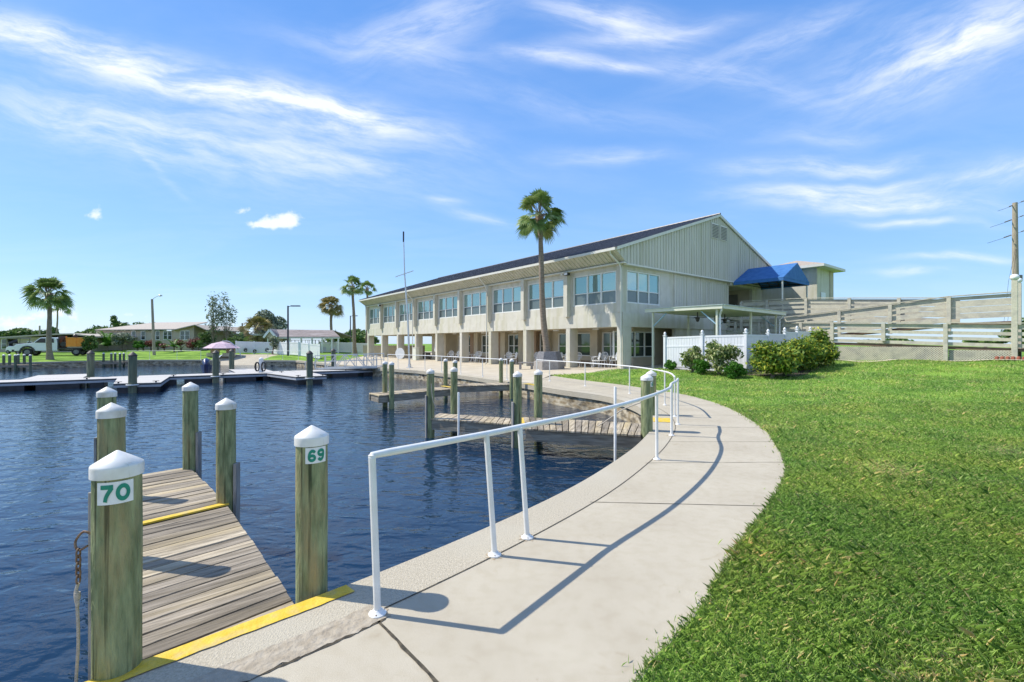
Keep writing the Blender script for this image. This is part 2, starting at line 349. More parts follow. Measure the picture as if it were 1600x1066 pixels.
def fast_mesh(name, V, nper, rnd, m, parent=None, loc=(0,0,0)):   # V: (faces, nper, 3) separate faces
    nf = V.shape[0]; off = np.array(base_of(parent) if parent is not None else loc, dtype=np.float32)
    me = bpy.data.meshes.new(name); me.vertices.add(nf*nper); me.loops.add(nf*nper); me.polygons.add(nf)
    me.vertices.foreach_set('co', (V.reshape(-1,3)-off).astype(np.float32).ravel())
    me.loops.foreach_set('vertex_index', np.arange(nf*nper, dtype=np.int32))
    me.polygons.foreach_set('loop_start', np.arange(0, nf*nper, nper, dtype=np.int32))
    me.update(calc_edges=True)
    a = me.attributes.new('rnd', 'FLOAT', 'POINT'); a.data.foreach_set('value', np.repeat(rnd.astype(np.float32), nper))
    me.materials.append(M[m]); o = bpy.data.objects.new(name, me); COL.objects.link(o)
    if parent is not None: o.parent = parent
    else: o.location = Vector(loc)
    return o
def tag(o, label=None, cat=None, group=None, kind=None):
    if label: o['label'] = label
    if cat: o['category'] = cat
    if group: o['group'] = group
    if kind: o['kind'] = kind
    return o
def thing(name, label, cat, loc=(0,0,0), group=None):
    o = bpy.data.objects.new(name, None); COL.objects.link(o); o.empty_display_size = .2
    o.location = loc; return tag(o, label, cat, group)
KIDS = {}
def copy_tree(o, parent=None):
    c = o.copy(); COL.objects.link(c)
    if parent is not None: c.parent = parent
    for ch in [x for x in o.children if not x.get('_copy')]:
        copy_tree(ch, c)
    return c
def dup(o, loc, rz=0.0, sc=None, label=None, group=None):
    c = copy_tree(o); c.location = loc; c.rotation_euler = (0,0,rz)
    if sc is not None: c.scale = (sc,sc,sc) if not hasattr(sc,'__len__') else sc
    if label: c['label'] = label
    if group: c['group'] = group
    return c
def place(o, loc, rz=0.0, sc=None):
    o.location = loc; o.rotation_euler = (0,0,rz)
    if sc is not None: o.scale = (sc,sc,sc) if not hasattr(sc,'__len__') else sc
    return o
# ---------------------------------------------------------------- the plan of the place
def catmull(P, n=6):
    out = []
    for i in range(len(P)-1):
        p0 = P[max(i-1,0)]; p1 = P[i]; p2 = P[i+1]; p3 = P[min(i+2,len(P)-1)]
        for k in range(n):
            t = k/n
            out.append(tuple(.5*((2*p1[j])+(-p0[j]+p2[j])*t+(2*p0[j]-5*p1[j]+4*p2[j]-p3[j])*t*t+(-p0[j]+3*p1[j]-3*p2[j]+p3[j])*t**3) for j in range(len(p1))))
    out.append(tuple(P[-1])); return out
WATER = -.62
near_ctrl = [(-5.0,-.42),(-2.17,2.39),(-1.2,3.31),(-.186,4.42),(.75,5.61),(1.55,6.85),(2.24,8.07),(2.95,9.63),(3.36,11.1),(3.5,12.6),(3.4,14.1),(2.95,15.6),(1.85,17.3),(.44,19.9)]
near_edge = catmull(near_ctrl, 5)
mid_edge = [(-2.85,25.2),(-6.1,29.6),(-9.2,32.4),(-14.8,38.4),(-18.4,42.8),(-22.4,47.4),(-26.5,48.4)]
far_edge = [(-31.0,48.6),(-33.7,49.4),(-40.8,49.2),(-42.9,47),(-45.0,43.8),(-46.5,40.5),(-52,30),(-56,0),(-56,-45)]
BASIN = [(-45,-45),(-14,-8.5)]+near_edge+mid_edge+far_edge
def offset_line(L, d):        # d > 0: to the right of travel (the land side here)
    out = []
    for i, p in enumerate(L):
        a = L[max(i-1,0)]; b = L[min(i+1,len(L)-1)]
        t = Vector((b[0]-a[0], b[1]-a[1])).normalized()
        out.append((p[0]+t.y*d, p[1]-t.x*d))
    return out
CAPW = .46
shore = BASIN[1:2]+near_edge+mid_edge
cap_in = offset_line(shore, CAPW)
far_shore = far_edge[:-2]
fcap_in = offset_line(far_shore, .35)
walk_out = [(-12.0,-14),(-3.2,-2.4),(.2,1.55),(.66,2.365),(.95,2.7),(1.36,3.14),(1.95,3.9),(2.8,4.95),(3.6,6.0),(4.15,6.95),(4.58,7.9),(5.07,9.08),(5.45,10.36),(5.76,11.6),(5.99,13.17),(6.02,14.8),(5.87,16.0),(5.4,17.4),(4.6,19.6),(3.3,22.1),(2.1,24.9)]
walk_out = walk_out[:2]+catmull(walk_out[2:], 3)
patio_lawn = [(2.1,24.9),(3.4,25.5),(6.55,27.2),(9.2,26.7),(9.7,27.4),(14,33.5)]
PATIO = None
def pin(p, poly):
    x, y = p; c = False; n = len(poly); j = n-1
    for i in range(n):
        xi, yi = poly[i]; xj, yj = poly[j]
        if (yi > y) != (yj > y) and x < (xj-xi)*(y-yi)/(yj-yi)+xi: c = not c
        j = i
    return c
# junction on the inner edge of the cap where walkway meets patio
ji = min(range(len(cap_in)), key=lambda i: (cap_in[i][0]-.9)**2+(cap_in[i][1]-20.2)**2)
CAP_POLY = shore+cap_in[::-1]
WALK_POLY = cap_in[:ji+1]+[(2.1,24.9)]+walk_out[::-1][1:]
pj = min(range(len(cap_in)), key=lambda i: (cap_in[i][0]+17.9)**2+(cap_in[i][1]-42.5)**2)
PATIO_POLY = cap_in[ji:pj+1]+[(-17.0,45.2),(-18.6,56),(-20,60),(-20,82),(20,82),(22,40)]+patio_lawn[::-1]
RAMP_POLY = [(-31.0,48.6),(-26.5,48.4),(-27.5,52.2),(-29,57),(-36,57),(-33.5,51)]
FCAP_POLY = far_shore+fcap_in[::-1]
CTRL = [(x,y,0) for x,y in near_edge[::4]]+[(x,y,0) for x,y in walk_out[::3]]+[(x,y,0) for x,y in mid_edge+far_edge]+[(x,y,0) for x,y in cap_in[ji::2]]+[
 (6.7,27.6,.22),(9,27.5,.27),(4.0,29.3,.12),(1.5,32.5,.05),(-2,37,.02),(-8,44,0),(-14,52,0),(-19,60,0),(3,25.5,.03),(0,27,.0),(-4,33,0),(-10,40,0),(12,35,.3),(10,45,.2),
 (8.8,26,.30),(11,22.6,.30),(13,23.5,.42),(16,25,.6),(18.9,27,.80),(21.2,24.1,.90),(23.4,21.4,.99),(26,18,1.0),(30,14,.9),(26,24,1.0),(35,20,1.0),(30,27,1.0),(18.4,24.2,.68),(20.4,20.8,.78),(22.5,18,.80),(40,27,1.0),(40,15,.8),(15,9,.06),(22,4,.1),(24,12,.50),(17,18,.36),(16,14,.22),(20,15,.48),(12,14,.06),(9,20,.10),(10,9,.0),(8,4,0),(6,0,0),(30,4,.1),(19.0,19,.56),
 (20,35,.8),(30,45,.8),(60,60,.9),(60,20,.8),(40,90,.9),
 (-52,52,.38),(-48,51.5,.3),(-60,55,.5),(-50,64,.85),(-56,66,.85),(-62,64,.7),(-40,64,.85),(-36,62,.6),(-44,52,.15),(-27,54.5,.35),(-23.5,55,.3),(-20,56,.15),(-26,62,.5),(-30,66,.6),(-15,75,.3),(0,80,.3),
 (-100,100,.9),(0,140,.9),(100,140,.9),(300,300,1.0),(-300,300,1.0),(0,600,1.2),(600,900,1.3),(-600,900,1.3),(-100,40,.6),(-100,0,.3),(100,0,.6),(100,-50,.4),(0,-50,.2),(-650,0,1),(650,0,1)]
CA = np.array(CTRL, float)
def hh(x, y):
    d2 = (CA[:,0]-x)**2+(CA[:,1]-y)**2+1e-6
    w = 1/d2**1.9
    return float((w*CA[:,2]).sum()/w.sum())
def hz(px, D): return hh(xof(px, D), D)

def build_ground():
    verts = []; edges = []
    def loop(P, closed=True):
        b = len(verts)
        for p in P: verts.append(Vector((p[0]+random.uniform(-1,1)*1e-6, p[1]+random.uniform(-1,1)*1e-6)))
        n = len(P)
        for i in range(n if closed else n-1): edges.append((b+i, b+(i+1) % n))
    outer = [(-700,-60),(700,-60),(700,1500),(-700,1500)]
    loop(outer); loop(BASIN)
    loop(cap_in, False); loop([shore[0], cap_in[0]], False); loop([shore[-1], cap_in[-1]], False)
    loop([cap_in[ji], (2.1,24.9)], False); loop(walk_out, False); loop([cap_in[0], walk_out[0]], False); loop(patio_lawn, False)
    loop(PATIO_POLY[pj-ji:pj-ji+7]+[patio_lawn[-1]], False)
    loop([(-26.5,48.4),(-27.5,52.2),(-29,57),(-36,57),(-33.5,51),(-31,48.6)], False)
    loop(fcap_in, False); loop([far_shore[0], fcap_in[0]], False); loop([far_shore[-1], fcap_in[-1]], False)
    for x in np.arange(-4, 44, 1.0):
        for y in np.arange(-6, 40, 1.0): verts.append(Vector((x+.13*math.sin(y*3), y+.13*math.cos(x*5))))
    for x in np.arange(-70, -4, 2.5):
        for y in np.arange(30, 90, 2.5): verts.append(Vector((x+.3*math.sin(y*3), y+.3*math.cos(x*5))))
    for x in np.arange(-680, 690, 40):
        for y in np.arange(-50, 1480, 50): verts.append(Vector((x+.31, y+.17)))
    R = delaunay_2d_cdt(verts, edges, [], 0, 1e-5)
    vs, fs = R[0], R[2]
    zz = [hh(v.x, v.y) for v in vs]
    reg = {k: [] for k in ('lawn','cap','walk','patio','ramp','fcap')}
    for f in fs:
        c = (sum(vs[i].x for i in f)/len(f), sum(vs[i].y for i in f)/len(f))
        if pin(c, CAP_POLY): k = 'cap'
        elif pin(c, FCAP_POLY): k = 'fcap'
        elif pin(c, BASIN): continue
        elif pin(c, WALK_POLY): k = 'walk'
        elif pin(c, RAMP_POLY): k = 'ramp'
        elif pin(c, PATIO_POLY): k = 'patio'
        else: k = 'lawn'
        reg[k].append(f)
    names = {'lawn': ('ground','lawn'), 'cap': ('seawall_cap','aggregate'), 'walk': ('path','concrete'), 'patio': ('pavement','patio'), 'ramp': ('boat_ramp','concrete'), 'fcap': ('seawall_cap','aggregate')}
    for k, F_ in reg.items():
        used = sorted({i for f in F_ for i in f}); ix = {i: n for n, i in enumerate(used)}
        me = bpy.data.meshes.new(names[k][0])
        def z_of(i):
            if k == 'ramp':
                return -.95+(vs[i].y-48.5)/8.5*1.35
            return zz[i]
        me.from_pydata([(vs[i].x, vs[i].y, z_of(i)) for i in used], [], [tuple(ix[i] for i in f) for f in F_])
        me.update()
        bm = bmesh.new(); bm.from_mesh(me); bmesh.ops.recalc_face_normals(bm, faces=bm.faces)
        up = sum(f.normal.z*f.calc_area() for f in bm.faces)
        if up < 0: bmesh.ops.reverse_faces(bm, faces=bm.faces)
        bm.to_mesh(me); bm.free()
        me.polygons.foreach_set('use_smooth', [True]*len(me.polygons))
        me.materials.append(M[names[k][1]])
        o = bpy.data.objects.new(names[k][0], me); COL.objects.link(o); tag(o, kind='structure')
build_ground()

# seawall faces: the lip of the cap, then the wall set back beneath it
def strip_wall(L, name, m, z0, z1, back, thick):
    a = offset_line(L, back); b = offset_line(L, back+thick); mb = MB()
    for i in range(len(L)-1):
        mb.add([(*a[i],z0),(*a[i+1],z0),(*a[i+1],z1),(*a[i],z1),(*b[i],z0),(*b[i+1],z0),(*b[i+1],z1),(*b[i],z1)],
               [(0,3,2,1),(0,1,5,4),(3,7,6,2)])
    return tag(mb.build(name, m, loc=(0,0,0)), kind='structure')
strip_wall(shore, 'seawall_cap_edge', 'aggregate', -.19, -.002, .0, .3)
strip_wall(shore, 'seawall', 'seawall', -1.6, -.188, .07, .3)
strip_wall(far_shore, 'seawall_cap_edge', 'aggregate', -.15, -.002, .0, .25)
strip_wall(far_shore, 'seawall', 'seawall', -1.6, -.148, .05, .25)
strip_wall([(-45,-45)]+BASIN[1:2], 'seawall', 'seawall', -1.6, 0, 0, .3)
# boat ramp side wall
MB().obox((-26.7,48.4,-1.5),(.25,0,0),(-1.0,4,0),(0,0,1.5)).build('ramp_wall','seawall').__setitem__('kind','structure')
w = MB().prism([(-60,-50),(8,-50),(8,56),(-60,56)], WATER-2.5, WATER); wo = w.build('water', 'water', loc=(0,0,WATER)); tag(wo, kind='structure')

def ribbon(L, d0, d1, z, name, m, thick=.004, jit=0.0):
    a = offset_line(L, d0); b = offset_line(L, d1); mb = MB()
    if jit:
        b = [(p[0]+random.uniform(-jit,jit), p[1]+random.uniform(-jit,jit)) for p in b]
        a = [(p[0]+random.uniform(-jit,jit)*.5, p[1]+random.uniform(-jit,jit)*.5) for p in a]
    for i in range(len(L)-1):
        q = [a[i], a[i+1], b[i+1], b[i]]
        ar = sum(q[j][0]*q[(j+1)%4][1]-q[(j+1)%4][0]*q[j][1] for j in range(4))
        if ar < 0: q = q[::-1]
        mb.add([(x, y, z) for x, y in q], [(0,1,2,3)])
    return tag(mb.build(name, m, loc=(0,0,0)), kind='structure')
def dense(L, n):
    out = []
    for i in range(len(L)-1):
        for k in range(n): out.append(tuple(L[i][j]+(L[i+1][j]-L[i][j])*k/n for j in range(2)))
    return out+[L[-1]]
i69 = min(range(len(shore)), key=lambda i: (shore[i][0]+1.2)**2+(shore[i][1]-3.31)**2)
near_part = shore[:i69+1]
ribbon(shore[i69-4:ji+2], CAPW-.008, CAPW+.004, .004, 'expansion_joint', 'joint')
ribbon(dense(near_part[1:], 6), CAPW-.10, CAPW+.10, .006, 'concrete_patch', 'rough_concrete', jit=.016)
ribbon(dense(near_part[1:], 6), CAPW+.095, CAPW+.115, .004, 'expansion_joint', 'joint', jit=.006)
# joints across the walkway
def cross_joint(p, q, w=.008, jit=0.003, name='expansion_joint'):
    ribbon(dense([p, q], 14), -w, w, .004, name, 'joint', jit=jit)
cross_joint((-.86,2.90), (-.21,2.16), .010, .006)
cross_joint((-.21,2.16), (.1,1.78), .010, .006)
for a, b in (((.86,5.05),(2.80,4.92)), ((1.95,6.70),(4.05,6.75)), ((2.8,8.15),(4.7,8.15)), ((3.45,9.6),(5.2,9.5)), ((3.9,11.2),(5.65,11.1)), ((4.0,13.0),(5.95,13.1)), ((3.9,14.9),(6.0,15.4)), ((2.9,17.0),(4.9,18.6))):
    cross_joint(a, b, .005, .002)
ribbon(catmull([(-6,40),(-1.5,33),(3.5,28.2)],6), -.01,.01,.02,'expansion_joint','joint')
# yellow warning paint on the cap where docks meet it
def yel(i0, i1, d1=.13):
    o = ribbon(dense(shore[i0:i1+1], 4), .003, d1, .0075, 'yellow_marking', 'yellow', jit=.0035)
    mb = MB(); L = shore[i0:i1+1]
    for i in range(len(L)-1):
        mb.add([(*L[i],-.11),(*L[i+1],-.11),(*L[i+1],.0),(*L[i],.0)], [(0,1,2,3)])
    a = offset_line(L,-.003)
def near_i(x, y): return min(range(len(shore)), key=lambda i: (shore[i][0]-x)**2+(shore[i][1]-y)**2)
yel(near_i(-3.0,1.55), i69)
yel(near_i(3.1,10.1), near_i(3.25,10.7), .4)
yel(near_i(.9,19.1), near_i(.44,19.9), .35)

# ---------------------------------------------------------------- lawn blades
def pin_np(X, Y, poly):
    c = np.zeros(len(X), bool); j = len(poly)-1
    for i in range(len(poly)):
        xi, yi = poly[i]; xj, yj = poly[j]
        if yi != yj: c ^= ((yi > Y) != (yj > Y)) & (X < (xj-xi)*(Y-yi)/(yj-yi)+xi)
        j = i
    return c
def grass():
    parts = []; rn = []
    zones = [(1.0,3.2,80000),(3.2,5.2,160000),(5.2,8.5,170000),(8.5,13,130000),(13,27,110000)]
    for (d0, d1, n) in zones:
        cnt = 0; tries = 0
        need = n
        while need > 0 and tries < 40:
            tries += 1
            D = RNG.uniform(d0, d1, need*2); X = RNG.uniform(-.2, 1.22, need*2)*D
            ok = np.stack([X, D], 1)[pin_np(X, D, LAWN_NEAR)][:need]
            if not len(ok): break
            need -= len(ok); parts.append(ok+RNG.normal(0, .012, ok.shape))
        # loop ends
    ed = np.array(walk_out[2:-2]); k_ = RNG.integers(0, len(ed)-1, 420); tt = RNG.random(420)[:,None]; cl = ed[k_]*(1-tt)+ed[k_+1]*tt+np.stack([-np.abs(RNG.normal(0,.07,420)),RNG.normal(0,.03,420)],1)
    parts.append(cl); P = np.concatenate(parts); n = len(P)
    # tufts lean together
    
    # bilinear table of heights for speed
    gx = np.arange(-2, 36, .5); gy = np.arange(0, 30, .5)
    T = np.array([[hh(x, y) for x in gx] for y in gy])
    fx = np.clip((P[:,0]+2)/.5, 0, len(gx)-1.01); fy = np.clip(P[:,1]/.5, 0, len(gy)-1.01)
    ix = fx.astype(int); iy = fy.astype(int); ax = fx-ix; ay = fy-iy
    Z = (T[iy,ix]*(1-ax)+T[iy,ix+1]*ax)*(1-ay)+(T[iy+1,ix]*(1-ax)+T[iy+1,ix+1]*ax)*ay-.006
    D = P[:,1]
    patch = .5+.5*np.sin(P[:,0]*1.7+np.sin(P[:,1]*1.3)*2)*np.cos(P[:,1]*1.1+P[:,0]*.6)
    h = (.018+.040*RNG.random(n)**1.5)*np.where(RNG.random(n) > .975, 1.7, 1)*(.75+.5*patch)*(1+np.clip((D-8)/30,0,.6)); wd = (.0020+.0024*RNG.random(n))*np.maximum(1, D/3.8)
    th = RNG.uniform(0, 2*PI, n)+np.sin(P[:,0]*2.3)*1.2+np.cos(P[:,1]*2.9)*1.2; lean = RNG.uniform(.25, 1.35, n)*h
    dx = np.cos(th); dy = np.sin(th); sx = -dy*wd/2; sy = dx*wd/2
    b = np.stack([P[:,0],P[:,1],Z],1)
    s = np.stack([sx, sy, 0*sx],1)
    mid = b+np.stack([dx*lean*.35, dy*lean*.35, h*.62],1)
    tip = b+np.stack([dx*lean, dy*lean, h*.95],1)
    Q = np.stack([b-s, b+s, mid+s*.85, tip, mid-s*.85],1)
    straw = np.clip((np.sin(P[:,0]*1.15+2.1)*np.sin(P[:,1]*1.9+P[:,0]*.4)+.5*np.sin(P[:,0]*3.1-P[:,1]*2.3)-.75)*1.6,0,1)
    h[-420:] = .006; lean[-420:] = .03
    rnd = np.clip(RNG.normal(.48,.22,n)+.16*(patch-.5)+(RNG.random(n) > .93)*.45+.22*straw, 0, 1)
    o = fast_mesh('grass', Q, 5, rnd, 'blade'); tag(o, 'short green lawn grass beside the curved path', 'grass', kind='stuff')
LAWN_NEAR = offset_line(walk_out, .0)+[(3.4,25.5),(6.3,27.0),(8.6,26.0),(11.0,22.3),(16,24.6),(18.3,26.7),(22.8,21.0),(27,15.6),(45,0),(45,-10),(0,-14)]
LAWN_NEAR = [(x-.02, y+.008) for x, y in LAWN_NEAR]
grass()

# ---------------------------------------------------------------- handrails
def rail_thing(label, pts, htop, r=.024, seg=None, endcap=True, curve=True):
    c = pts[len(pts)//2]
    t = thing('handrail', label, 'railing', (c[0], c[1], hh(*c)), 'white pipe handrails along the seawall')
    top = catmull([(x, y, hh(x,y)+htop) for x, y in pts], 6) if curve else [(x, y, hh(x,y)+htop) for x, y in pts]
    MB().path(top, r, 12).build('top_rail', 'white_rail', t, smooth=True)
    for x, y in pts:
        z = hh(x, y)
        MB().tube((x,y,z), (x,y,z+htop), r*.92, n=12).build('post', 'white_rail', t, smooth=True)
        MB().lathe([(.052,.001),(.052,.012),(.034,.024),(.027,.032)], (x,y,z), 16).build('post_base', 'white_rail', t, smooth=True)
    # rounded end
    x, y = pts[0]; MB().sphere((x,y,hh(x,y)+htop), r*1.05).build('rail_end', 'white_rail', t, smooth=True)
    return t
A_posts = [(-.869,2.958),(-.143,3.78),(.138,4.12),(2.185,6.9),(3.03,8.69),(3.58,9.88)]
t = thing('handrail', 'white pipe handrail nearest the viewer, curving along the path edge', 'railing', (.5,4.6,0), 'white pipe handrails along the seawall')
top = catmull([(-.905,2.958,1.028),(-.211,3.80,1.0),(.07,4.14,.995),(.86,5.02,.995),(1.58,5.97,.995),(2.185,6.9,.995),(2.68,7.8,.99),(3.03,8.69,.985),(3.34,9.3,.985),(3.58,9.88,.985)], 6)
MB().path([(-.905,2.955,1.003)]+[(-.899,2.966,1.027)]+top[1:], .0255, 14).build('top_rail', 'white_rail', t, smooth=True)
for (x, y), ht, tx in zip(A_posts, (1.03,1.0,.995,.995,.985,.985), (-.905,-.211,.07,2.18,3.03,3.58)):
    MB().tube((x,y,0), (tx,y,ht), .0235, n=14).build('post', 'white_rail', t, smooth=True)
    MB().lathe([(.056,.001),(.056,.012),(.036,.024),(.029,.034)], (x,y,0), 18).build('post_base', 'white_rail', t, smooth=True)
    for a in (.6,2.7,4.8): MB().lathe([(.006,.012),(.006,.019),(.003,.021)], (x+.044*math.cos(a),y+.044*math.sin(a),0), 6).build('base_bolt', 'bolt', t)
    sm_ = MB(); sm_.add([(x+(.066+.022*math.sin(k*1.9+x*5)+.012*math.sin(k*3.3))*math.cos(k*PI/12), y+(.066+.022*math.sin(k*1.9+x*5)+.012*math.sin(k*3.3))*math.sin(k*PI/12), .0025) for k in range(24)], [tuple(range(24))]); tag(sm_.build('rust_stain', 'stain', loc=(0,0,0)), kind='structure')
def col_on(L, px):            # where photo column px meets a plan polyline
    r = (px-CX)/F
    for i in range(len(L)-1):
        a = L[i]; b = L[i+1]; fa = a[0]-r*a[1]; fb = b[0]-r*b[1]
        if fa*fb <= 0 and fa != fb:
            k = fa/(fa-fb); return (a[0]+(b[0]-a[0])*k, a[1]+(b[1]-a[1])*k)
    return None
rail_thing('white handrail rounding the bend of the path behind the numbered piling', [(3.89,10.94),(4.34,13.0),(4.11,16.0),(3.0,18.8),(1.75,21.3),(1.2,22.2),(.62,22.4)][:6], .955, .022)
pl = offset_line(mid_edge, .5); pl = [(.7,20.6)]+pl
c_pts = [col_on(pl, px) for px in (792,754,720,690,664,640,622,606)]
rail_thing('long white handrail along the patio in front of the columns', [p for p in c_pts if p], .97, .022, curve=False)
pl2 = offset_line(mid_edge, .5)
d_pts = [col_on(pl2[3:], px) for px in (508,494,480)]
rail_thing('far white handrail by the lawn beyond the gangway', [(-18.9,44.5),(-20.6,46.4),(-22.5,48.2),(-24.5,48.9),(-26.3,49.3)], .97, .022, curve=False)
e_pts = [(-34.0,50.0),(-36.6,50.0),(-39.5,49.9),(-41.5,49.3)]
rail_thing('thin white handrail along the far lawn seawall', e_pts, .95, .02, curve=False)

# ---------------------------------------------------------------- docks
board_tone(M['deck'])
add_cracks(M['deck'], (1.5,26,1), .45, .30, .40) if False else None
def inset_quad_boards(t, A0, A1, B0, B1, z, bw, gap, th=.038, m='deck', name='deck_boards', skip=None):
    # boards across the deck; A0->A1 and B0->B1 are its two long edges
    A0, A1, B0, B1 = map(Vector, (A0, A1, B0, B1)); n = max(1, int(round(((A1-A0).length+(B1-B0).length)/2/bw)))
    mb = MB()
    for i in range(n):
        k0, k1 = i/n, (i+1)/n; g = gap/((A1-A0).length)/2
        a0 = A0.lerp(A1, k0+g); a1 = A0.lerp(A1, k1-g); b0 = B0.lerp(B1, k0+g); b1 = B0.lerp(B1, k1-g)
        e = random.uniform(-.006, .006); d = (a0-b0).normalized()*e; e2 = (b0-a0).normalized()*random.uniform(-.006,.006)
        dz = random.uniform(-.004,.004); q = [a0+d, a1+d, b1+e2, b0+e2]
        tz = random.uniform(-.003,.003)
        mb.prism([(p.x, p.y) for p in q], z-th, lambda x, y, zz=z+dz, s=tz, c=a0: zz+s)
        mb.r = (mb.r or [])+[random.random()]*8
    return mb
def deckmat_for(A0, A1):
    # grain must run across the dock: material copy rotated to the board direction
    m = M['deck'].copy(); d = Vector(A1)-Vector(A0); ang = math.atan2(d.y, d.x)
    mp = [n for n in m.node_tree.nodes if n.type == 'MAPPING'][0]
    mp.vector_type = 'TEXTURE'; mp.inputs['Rotation'].default_value = (0,0,ang); mp.inputs['Scale'].default_value = (1/8.5,1/.8,1)
    return m
def dock(label, secs, grp='wooden finger docks', yel_at=None):
    c = secs[0][0]
    t = thing('dock', label, 'dock', (c[0], c[1], WATER), grp)
    for (A0, A1, B0, B1, z) in secs:
        inset_quad_boards(t, A0, A1, B0, B1, z, .150, .017).build('deck_boards', deckmat_for(A0, A1), t, bevel=.004)
        mb = MB()
        for P, Q, O0, O1 in ((A0, A1, B0, B1), (B0, B1, A0, A1)):
            P, Q, O0, O1 = map(Vector, (P, Q, O0, O1))
            p = P.lerp(O0, .05); q = Q.lerp(O1, .05)
            mb.beam((p.x,p.y,z-.038-.12), (q.x,q.y,z-.038-.12), .05, .235)
        for k in (.02,.5,.98):
            p = Vector(A0).lerp(Vector(A1), k); q = Vector(B0).lerp(Vector(B1), k); d = (q-p)*.06
            mb.beam((p.x+d.x,p.y+d.y,z-.038-.12), (q.x-d.x,q.y-d.y,z-.038-.12), .05, .225)
        mb.build('stringers', 'deck_side', t)
    return t
def yellow_board(t, p, q, w, z):
    MB().beam((*p,z),(*q,z), w, .02).build('yellow_band', 'yellow', t, bevel=.003)
# 1: nearest dock
d1 = dock('weathered plank dock nearest the viewer, between the pilings numbered 70 and 69',
     [((-1.50,3.22),(-3.26,5.26),(-2.14,2.52),(-3.93,4.52),-.115), ((-3.28,5.30),(-4.90,6.95),(-3.95,4.56),(-5.50,6.32),-.118)])
yellow_board(d1, (-3.29,5.30), (-3.94,4.55), .085, -.100)
d2 = dock('weathered plank dock behind the near handrail, second from the viewer',
     [((2.55,9.05),(.30,9.75),(3.05,10.35),(.27,11.30),-.06), ((.22,10.62),(-2.15,11.50),(.25,11.42),(-1.95,12.35),-.13)])
yellow_board(d2, (.27,10.60), (.27,11.42), .09, -.105)
d3 = dock('farthest of the three plank docks, below the patio seawall',
     [((.05,20.0),(-2.35,19.1),(-.35,21.0),(-2.75,20.1),-.03), ((-2.42,18.75),(-4.75,16.3),(-3.1,19.5),(-5.35,17.1),-.10)])
yellow_board(d3, (-2.40,18.95), (-3.0,19.7), .16, -.075)

# ---------------------------------------------------------------- pilings
def make_plate(t, x, y, r, z, w, h, ang, text, ink='green_ink', name='number_plate'):
    mb = MB(); n = 10; da = w/r/2; R = r+.004
    for i in range(n):
        a0 = ang-da+2*da*i/n; a1 = ang-da+2*da*(i+1)/n
        def P(a, rr, zz): return (x+rr*math.cos(a), y+rr*math.sin(a), zz)
        mb.add([P(a0,R,z-h/2),P(a1,R,z-h/2),P(a1,R,z+h/2),P(a0,R,z+h/2),P(a0,r-.004,z-h/2),P(a1,r-.004,z-h/2),P(a1,r-.004,z+h/2),P(a0,r-.004,z+h/2)],
               [(0,1,2,3),(3,2,6,7),(0,4,5,1)]+([(0,3,7,4)] if i == 0 else [])+([(1,5,6,2)] if i == n-1 else []))
    p = mb.build(name, 'plate', t)
    def ell(cx, cy, rx, ry, a0=0, a1=360, n=28): return [(cx+rx*math.cos(math.radians(a0+(a1-a0)*k/n)), cy+ry*math.sin(math.radians(a0+(a1-a0)*k/n))) for k in range(n+1)]
    SW = .265
    six = [ell(.5,.30,.30,.205), catmull([(.20,.30),(.205,.52),(.30,.76),(.50,.895),(.70,.86),(.80,.74)],5)]
    G = {'7': [dense([(.08,.895),(.88,.895)],8), catmull([(.80,.83),(.60,.56),(.44,.28),(.38,.0)],5)], '0': [ell(.5,.5,.33,.40)], '6': six, '9': [[(1-x_,1-y_) for x_, y_ in st] for st in six], '8': [ell(.5,.275,.31,.18), ell(.5,.745,.27,.16)]}
    lm = MB(); nch = len(text)
    for ci, ch in enumerate(text):
        for si, st in enumerate(G[ch]):
            ox = (ci-(nch-1)/2)*.47
            for i in range(len(st)-1):
                (x0_,y0_),(x1_,y1_) = st[i], st[i+1]
                def nrm(i_):
                    p_, q_ = st[max(i_-1,0)], st[min(i_+1,len(st)-1)]
                    if st[0] == st[-1] or (abs(st[0][0]-st[-1][0]) < 1e-6 and abs(st[0][1]-st[-1][1]) < 1e-6):
                        if i_ in (0, len(st)-1): p_, q_ = st[-2], st[1]
                    dx_, dy_ = (q_[0]-p_[0]), (q_[1]-p_[1]); l_ = math.hypot(dx_, dy_); return (-dy_/l_*SW/2*.95, dx_/l_*SW/2)
                n0, n1 = nrm(i), nrm(i+1); q4 = [(x0_+n0[0],y0_+n0[1]),(x0_-n0[0],y0_-n0[1]),(x1_-n1[0],y1_-n1[1]),(x1_+n1[0],y1_+n1[1])]
                vs_ = []
                for (a_, b2) in q4:
                    u = (ox+(a_-.5)*.475)*w*.88; q = (b2-.5)*h*.74; an = ang+u/r; R2 = R+.002+.0006*si
                    vs_.append((x+R2*math.cos(an), y+R2*math.sin(an), z+q))
                lm.add(vs_, [(0,1,2,3)])
    off = base_of(p); me = bpy.data.meshes.new('lettering'); me.from_pydata([tuple(Vector(v_)-off) for v_ in lm.v], [], lm.f); me.materials.append(M[ink])
    o = bpy.data.objects.new('lettering', me); COL.objects.link(o); o.parent = p
